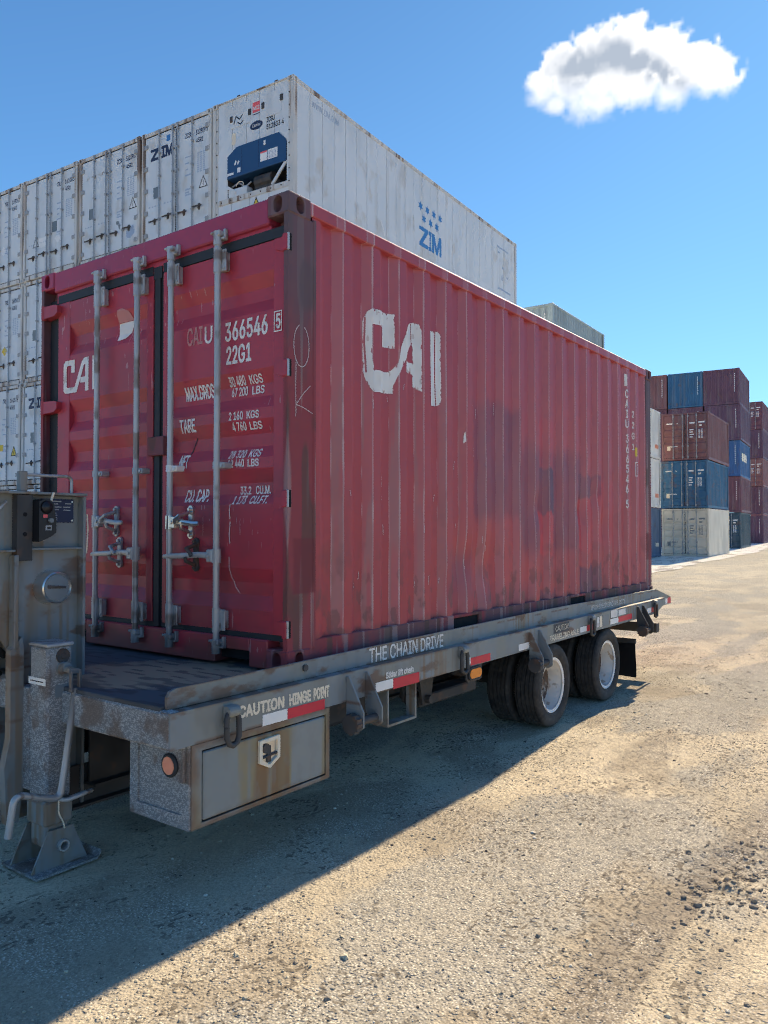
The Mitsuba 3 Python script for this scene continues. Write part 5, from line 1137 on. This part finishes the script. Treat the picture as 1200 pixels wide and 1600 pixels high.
for y in (1.66, 0.53): k.add('lifting_eye', tube([(0.05, y - 0.05, H - 0.02), (0.05, y - 0.03, H + 0.035), (0.05, y + 0.03, H + 0.035), (0.05, y + 0.05, H - 0.02)], 0.016, 8), 'm_dark', smooth=True)
# lettering on its long side: reads away from us
SIDE = lambda u, v: np.stack([u, 0 * u + 0.0155, v], -1)
def sword(s, x0, x1, zb, zt, mat, bold=False, fat=0.0, label=None): k.add('side_lettering', sheet(fit(txt(s, 1, 1, bold), x0, x1, zb, zt).buffer(fat, join_style=2), SIDE), mat, label=label)
sword('WWW.ZIM.COM', 0.68, 1.70, 2.48, 2.62, 'm_fade')
for i, ch in enumerate('ZIM'): sword(ch, (5.49, 6.02, 6.21)[i], (5.97, 6.16, 6.74)[i], 0.83, 1.36, 'm_bluemark', True, 0.012, 'blue block letters on the long side')
def star(x, z, r):
    return Polygon([(x + (r if i % 2 == 0 else r * 0.52) * math.sin(i * math.pi / 6), z + (r if i % 2 == 0 else r * 0.52) * math.cos(i * math.pi / 6)) for i in range(12)])
for x, z in ((5.55, 1.93), (5.93, 1.93), (6.31, 1.93), (6.67, 1.93), (5.74, 1.62), (6.12, 1.62), (6.48, 1.62)): k.add('star', sheet(star(x, z, 0.135), SIDE), 'm_bluemark')
for x, z, w in ((10.6, 2.33, 0.9), (10.65, 2.15, 0.2), (11.0, 1.70, 0.12), (11.35, 1.45, 0.12), (10.7, 0.95, 1.0)): k.add('side_print', sheet(sbox(x, z, x + w, z + 0.06), SIDE), 'm_fade')
o, e = tri_sign(-11.0, 1.30, 0.2, 0.2); k.add('side_triangle', sheet(e, SIDE), 'm_fade')
for q in range(9):
    x = RNG.uniform(2.5, 11.5); z = RNG.uniform(0.25, 0.9)
    k.add('scrape', sheet(LineString([(x, z), (x + 0.16, z - 0.25), (x + 0.2, z - 0.45)]).buffer(0.02), SIDE), 'm_pale' if q % 2 else 'm_rframe')
key = thing('reefer_container', 'white refrigerated container with a blue cooling unit at the right end of the top tier', 'shipping container', 'white refrigerated containers in the stack')
px, py = rplace(0, 0)
k.place(key, frame(px, py, 3 * RH, YAW_R))

variants = {
    (1, 3): (dict(code=('ZCSU', '512909 5'), emblem=True, tri=(0.29, 1.08, 0)), 'white container with large navy letters on its left door, beside the cooling unit'),
    (2, 3): (dict(code=('ZCSU', '512396 7'), tri=(0.28, 1.12, 0), extra=1 | 2 | 4), 'white container with a scuffed left door, second from the cooling unit in the top tier'),
    (3, 3): (dict(code=('TRLU', '161083'), tri=(1.86, 0.90, 0), dia=(0.85, 0.98, 'm_pale'), box_y=1.0, extra=16), 'white container with a square white label on its left door, third from the cooling unit'),
    (4, 3): (dict(code=('TRIU', '169107'), dia=(0.95, 1.10, 'm_pale')), 'white container at the left edge of the photo in the top tier'),
    (3, 2): (dict(code=('TRIU', '166321')), 'white container just left of the red one, in the second tier from the top'),
    (4, 2): (dict(code=('TRIU', '169241 7'), dia=(0.9, 1.05, 'm_yellow')), 'white container with a yellow diamond label at the left edge of the photo'),
    (3, 1): (dict(code=('ZCSU', '510021'), emblem=True), 'white container with large navy letters, cut by the left edge of the red one'),
    (4, 1): (dict(code=('TRIU', '161575'), tri=(0.33, 0.85, 1), extra=8), 'white container with a yellow warning triangle at the left edge of the photo'),
    (3, 0): (dict(code=('ZCSU', '510147'), emblem=True), 'white container in the lowest tier behind the top plate of the gooseneck'),
    (4, 0): (dict(code=('TRIU', '161204')), 'white container in the lowest tier at the left edge of the photo'),
}
for (col, tier), (kw, lab) in variants.items():
    k = Kit(); reefer_shell(k, False); door_end(k, **kw)
    key = thing('reefer_container', lab, 'shipping container', 'white refrigerated containers in the stack')
    px, py = rplace(0.0, col * PITCH_R)
    k.place(key, frame(px + 0.02 * math.sin(col * 5 + tier * 3), py, tier * RH, YAW_R))
k = Kit(); reefer_shell(k, False); k.add('door', box(0.03, 0.08, 0.113, RW - 0.113, 0.165, RH - 0.125, 0.008), 'm_reefer')
for col in range(3):
    for tier in range(3):
        key = thing('reefer_container', 'white container of the lower tiers behind the red one', 'shipping container', 'white containers hidden behind the red one')
        px, py = rplace(0.0, col * PITCH_R)
        k.place(key, frame(px, py, tier * RH, YAW_R))

# ------------------------------------------------------------------ the far containers
FH = 2.591


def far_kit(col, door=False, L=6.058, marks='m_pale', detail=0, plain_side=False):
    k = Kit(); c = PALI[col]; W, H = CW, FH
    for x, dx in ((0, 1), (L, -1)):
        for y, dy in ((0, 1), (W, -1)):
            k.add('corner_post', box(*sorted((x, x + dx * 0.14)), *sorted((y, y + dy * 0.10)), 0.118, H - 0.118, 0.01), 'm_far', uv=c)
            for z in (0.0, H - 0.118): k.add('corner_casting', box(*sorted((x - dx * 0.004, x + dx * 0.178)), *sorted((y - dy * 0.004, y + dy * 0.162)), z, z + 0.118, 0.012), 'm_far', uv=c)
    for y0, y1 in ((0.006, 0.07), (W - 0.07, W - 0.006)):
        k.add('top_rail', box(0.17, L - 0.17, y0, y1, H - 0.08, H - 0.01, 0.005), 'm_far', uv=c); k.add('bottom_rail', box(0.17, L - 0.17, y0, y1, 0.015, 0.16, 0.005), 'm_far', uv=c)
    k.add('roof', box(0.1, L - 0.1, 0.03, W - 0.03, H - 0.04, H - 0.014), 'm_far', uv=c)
    def fold(u, p=0.28, d=0.048): return np.interp(np.mod(u / p, 1), [0, 0.26, 0.5, 0.75, 1], [0, 0, d, d, 0])
    n = int((L - 0.24) / 0.28)
    us = np.concatenate([0.12 + 0.28 * (i + np.array([0, 0.26, 0.5, 0.75])) for i in range(n)] + [[0.12 + 0.28 * n]])
    for s in (0, 1):
        if plain_side: k.add('side_wall', box(0.12, L - 0.12, *((0.02, 0.05) if s == 0 else (W - 0.05, W - 0.02)), 0.15, H - 0.07), 'm_far', uv=c)
        else: k.add('side_wall', corrugated(us, lambda u: fold(u - 0.12), 0.15, H - 0.07, (lambda u, d, v: np.stack([u, 0.012 + d, v], -1)) if s == 0 else (lambda u, d, v: np.stack([u, W - 0.012 - d, v], -1))), 'm_far', uv=c)
    ue = np.concatenate([0.10 + 0.2485 * (i + np.array([0, 0.26, 0.5, 0.75])) for i in range(9)] + [[W - 0.10]])
    ends = [(lambda u, d, v: np.stack([L - 0.02 - d, u, v], -1))]
    if not door: ends.append(lambda u, d, v: np.stack([0.02 + d, u, v], -1))
    for fn in ends: k.add('end_wall', corrugated(ue, lambda u: fold(u - 0.10, 0.2485), 0.12, H - 0.10, fn), 'm_far', uv=c)
    k.add('end_sill', box(0.012, 0.1, 0.16, W - 0.16, 0.01, 0.125, 0.006), 'm_far', uv=c); k.add('end_header', box(0.012, 0.1, 0.16, W - 0.16, H - 0.105, H - 0.01, 0.006), 'm_far', uv=c)
    k.add('floor', box(0.1, L - 0.1, 0.06, W - 0.06, 0.10, 0.15), 'm_dark')
    xs = 0.0
    if door:
        zk_ = np.array([0.14, 0.34, 0.40, 0.50, 0.56, 0.90, 0.96, 1.06, 1.12, 1.28, 1.34, 1.44, 1.50, 1.66, 1.72, 1.82, 1.88, H - 0.12]); dk_ = np.array([0] + [0, 0.03, 0.03, 0] * 4 + [0])
        for i, (ya, yb) in enumerate(((1.235, W - 0.11), (0.11, 1.20))):
            d = 'door' if i == 0 else 'door_001'
            k.add('door', corrugated(zk_, lambda z: np.interp(z, zk_, dk_), -yb, -ya, lambda u, dd, v: np.stack([0.03 + dd, -v, u], -1)), 'm_far', uv=c)
            for by in ((1.83, 1.34) if i == 0 else (1.06, 0.62)):
                k.add(d + '>lock_bar', tube([(-0.012, by, 0.06), (-0.012, by, H - 0.05)], 0.020, 6), 'm_hinge' if col != 'beige' else 'm_rodrf', smooth=40)
                for z in (0.12, 0.72, H - 0.24): k.add(d + '>bar_guide', box(-0.035, 0.03, by - 0.045, by + 0.03, z, z + 0.10, 0.006), 'm_hinge')
            for z in (0.35, 1.0, 1.65, 2.25): k.add(d + '>hinge', box(0.0, 0.03, *((W - 0.16, W - 0.06) if i == 0 else (0.06, 0.16)), z - 0.045, z + 0.045, 0.006), 'm_far', uv=c)
        k.add('door>gasket', box(0.024, 0.05, 1.20, 1.235, 0.13, H - 0.12), 'm_rubber')
        g = union_all([sbox(-0.98, 1.98, -0.72, 2.06), sbox(-0.52, 2.0, -0.20, 2.08), sbox(-0.50, 1.82, -0.34, 1.90)] + [sbox(-0.98, 1.62 - r * 0.13, -0.76 - 0.05 * (r % 2), 1.68 - r * 0.13) for r in range(4)] + [sbox(-0.52 + q * 0.13, 1.63 - r * 0.065, -0.43 + q * 0.13, 1.665 - r * 0.065) for r in range(8) for q in range(2)])
        k.add('door_001>small_print', sheet(g, lambda u, v: np.stack([0.026 + np.interp(v, zk_, dk_) - 0.002 * 0, -u, v], -1), vb=zk_), marks)
        k.add('door>small_print', sheet(union_all([sbox(-2.18, 2.0, -1.88, 2.06), sbox(-1.65, 2.0, -1.58, 2.05), sbox(-2.1, 0.75, -1.6, 0.79)]), lambda u, v: np.stack([0.026 + np.interp(v, zk_, dk_), -u, v], -1), vb=zk_), marks)
        k.add('door>label', sheet(sbox(-2.15, 0.56, -1.98, 0.80), LOCAL(0.024)), 'm_cream' if detail != 2 else 'm_glass_gray')
    else:
        for i in range(10):
            k.add('number_mark', sheet(sbox(-0.36, 2.15 - i * 0.14, -0.31, 2.15 - i * 0.14 + 0.085), LOCAL(0.016)), marks)
    return k


def far_place(name_lab, col, px, depth_, z, yaw, door=False, grp=None, dx=0.0, dy=0.0, **kw):
    d = FW + (px - 600) / 1223.7 * np.array([math.sin(YAW), -math.cos(YAW), 0])
    p = CAM + d * depth_
    key = thing('shipping_container', name_lab, 'shipping container', grp)
    far_kit(col, door, **kw).place(key, frame(p[0] + dx, p[1] + dy, z, yaw))
    return p


a0 = math.radians(3.2); G1 = 'containers of the nearest stack on the right'
z1 = float(terrain(41, 8)) + 0.012
far_place('beige container on the ground at the foot of the nearest right hand stack', 'beige', 1107.3, 41.9, z1, 3.2, True, G1, marks='m_glass_gray', detail=2, plain_side=True)
far_place('blue container with white print, between a beige and a brown one', 'blue', 1107.3, 41.9, z1 + 2.612, 3.2, True, G1, dx=-0.05, dy=0.02)
far_place('reddish brown container with white print on top of a blue one', 'brown', 1107.3, 41.9, z1 + 5.225, 3.2, True, G1, dx=0.03, dy=-0.02)
G2 = 'containers of the tall stack behind the nearest right hand stack'
z2 = float(terrain(57, 10)) + 0.012
for i, (col, lab, door) in enumerate((('teal', 'dark teal container with white door print on the ground behind a beige one', True), ('wine', 'wine red container second from the ground behind a blue one', False), ('royal', 'bright blue container with a yellow label on its side, middle of a tall stack', False),
                                      ('purple', 'purple container fourth from the ground, under the topmost purple one', False), ('maroon', 'topmost purple container at the right corner of the tall stack', False))):
    far_place(lab, col, 1158.2, 56.1, z2 + i * 2.607, 5.4, door, G2, dx=0.06 * math.sin(i * 4), dy=0.04 * math.cos(i * 3))
    if i == 2: 
        d = FW + (1158.2 - 600) / 1223.7 * np.array([math.sin(YAW), -math.cos(YAW), 0]); p = CAM + d * 56.1
        lk = [q for q in labels if q.startswith('shipping_container') and 'category' in labels[q]][-1]
        put(lk, 'side_label', sheet(union_all([sbox(0.9 + q * 1.0, 1.15, 1.75 + q * 1.0, 1.75) for q in range(3)]), lambda u, v: np.stack([u, 0 * u + 0.004, v], -1)), 'm_cream', M=frame(p[0] + 0.06 * math.sin(8), p[1] + 0.04 * math.cos(6), z2 + 2 * 2.607, 5.4), label='pale yellow label on the side')
c2, s2 = math.cos(math.radians(5.4)), math.sin(math.radians(5.4))
for j, (col, lab, tier) in enumerate((('blue', 'blue container in the top tier beside the topmost purple one', 4), ('maroon', 'maroon container half hidden under the blue one of the top tier', 3), ('rust', 'dull red container in the top tier just right of the red trailer load', 4), ('wine', 'wine red container under the dull red one of the top tier', 3))):
    col_i = 1 + j // 2
    far_place(lab, col, 1158.2, 56.1, z2 + tier * 2.607, 5.4, False, G2, dx=-s2 * 2.53 * col_i, dy=c2 * 2.53 * col_i)
for col_i in (1, 2):
    for tier in range(3): far_place('maroon container of the lower tiers hidden behind the nearest right hand stack', 'maroon', 1158.2, 56.1, z2 + tier * 2.607, 5.4, False, 'maroon containers hidden in the tall stack', dx=-s2 * 2.53 * col_i, dy=c2 * 2.53 * col_i)
G3 = 'containers of the farthest stack at the right edge of the photo'
z3 = float(terrain(75, 12)) + 0.012
for i, (col, lab, door) in enumerate((('purple', 'dark purple container on the ground in the farthest stack', False), ('maroon', 'dark maroon container second from the ground in the farthest stack', False), ('rust', 'faded red container with a pale label in the middle of the farthest stack', True),
                                      ('purple', 'dark purple container fourth from the ground in the farthest stack', False), ('wine', 'topmost wine red container of the farthest stack', True))):
    far_place(lab, col, 1193, 71.4, z3 + i * 2.607, 4.5, door, G3, dx=0.05 * math.sin(i * 5))
z4 = float(terrain(95, 14)) + 0.012
for i, (col, lab) in enumerate((('slate', 'slate grey container at the right edge, under an orange one'), ('orange', 'orange container at the right edge of the photo, behind the farthest stack'), ('green', 'dark green container at the right edge of the photo, above an orange one'))):
    far_place(lab, col, 1212, 84.0, z4 + i * 2.607, 4.5, False, 'containers at the right edge of the photo')
# row behind the refrigerated containers
GS = 'grey green containers behind the refrigerated stack'
for i in range(4):
    lab = 'grey green container whose top shows above the roof of the red one' if i == 3 else 'grey green container under the topmost grey green one'
    far_place(lab, 'sage', 865, 30.0, i * 2.60 - 0.02, 2.3, False, None if i == 3 else GS)
for i, (col, lab) in enumerate((('slate', 'slate blue container on the ground half hidden by the red one'), ('white', 'white container on a slate blue one beside the nearest right hand stack'), ('white', 'topmost white container beside the reddish brown one on the right'))):
    far_place(lab, col, 1033.5, 42.4, z1 + i * 2.612, 3.2, False, 'containers left of the nearest right hand stack', dx=-6.07 * math.cos(a0), dy=-6.07 * math.sin(a0) + 0.02, plain_side=False, marks='m_orange' if False else 'm_cream')
    lk = [q for q in labels if q.startswith('shipping_container') and 'category' in labels[q]][-1]
    d = FW + (1033.5 - 600) / 1223.7 * np.array([math.sin(YAW), -math.cos(YAW), 0]); p = CAM + d * 42.4
    put(lk, 'side_label', sheet(sbox(4.9, 0.55, 5.6, 0.75), lambda u, v: np.stack([u, 0 * u + 0.004, v], -1)), 'm_amber_pale' if col == 'white' else 'm_cream', M=frame(p[0] - 6.07 * math.cos(a0), p[1] - 6.07 * math.sin(a0) + 0.02, z1 + i * 2.612, 3.2))
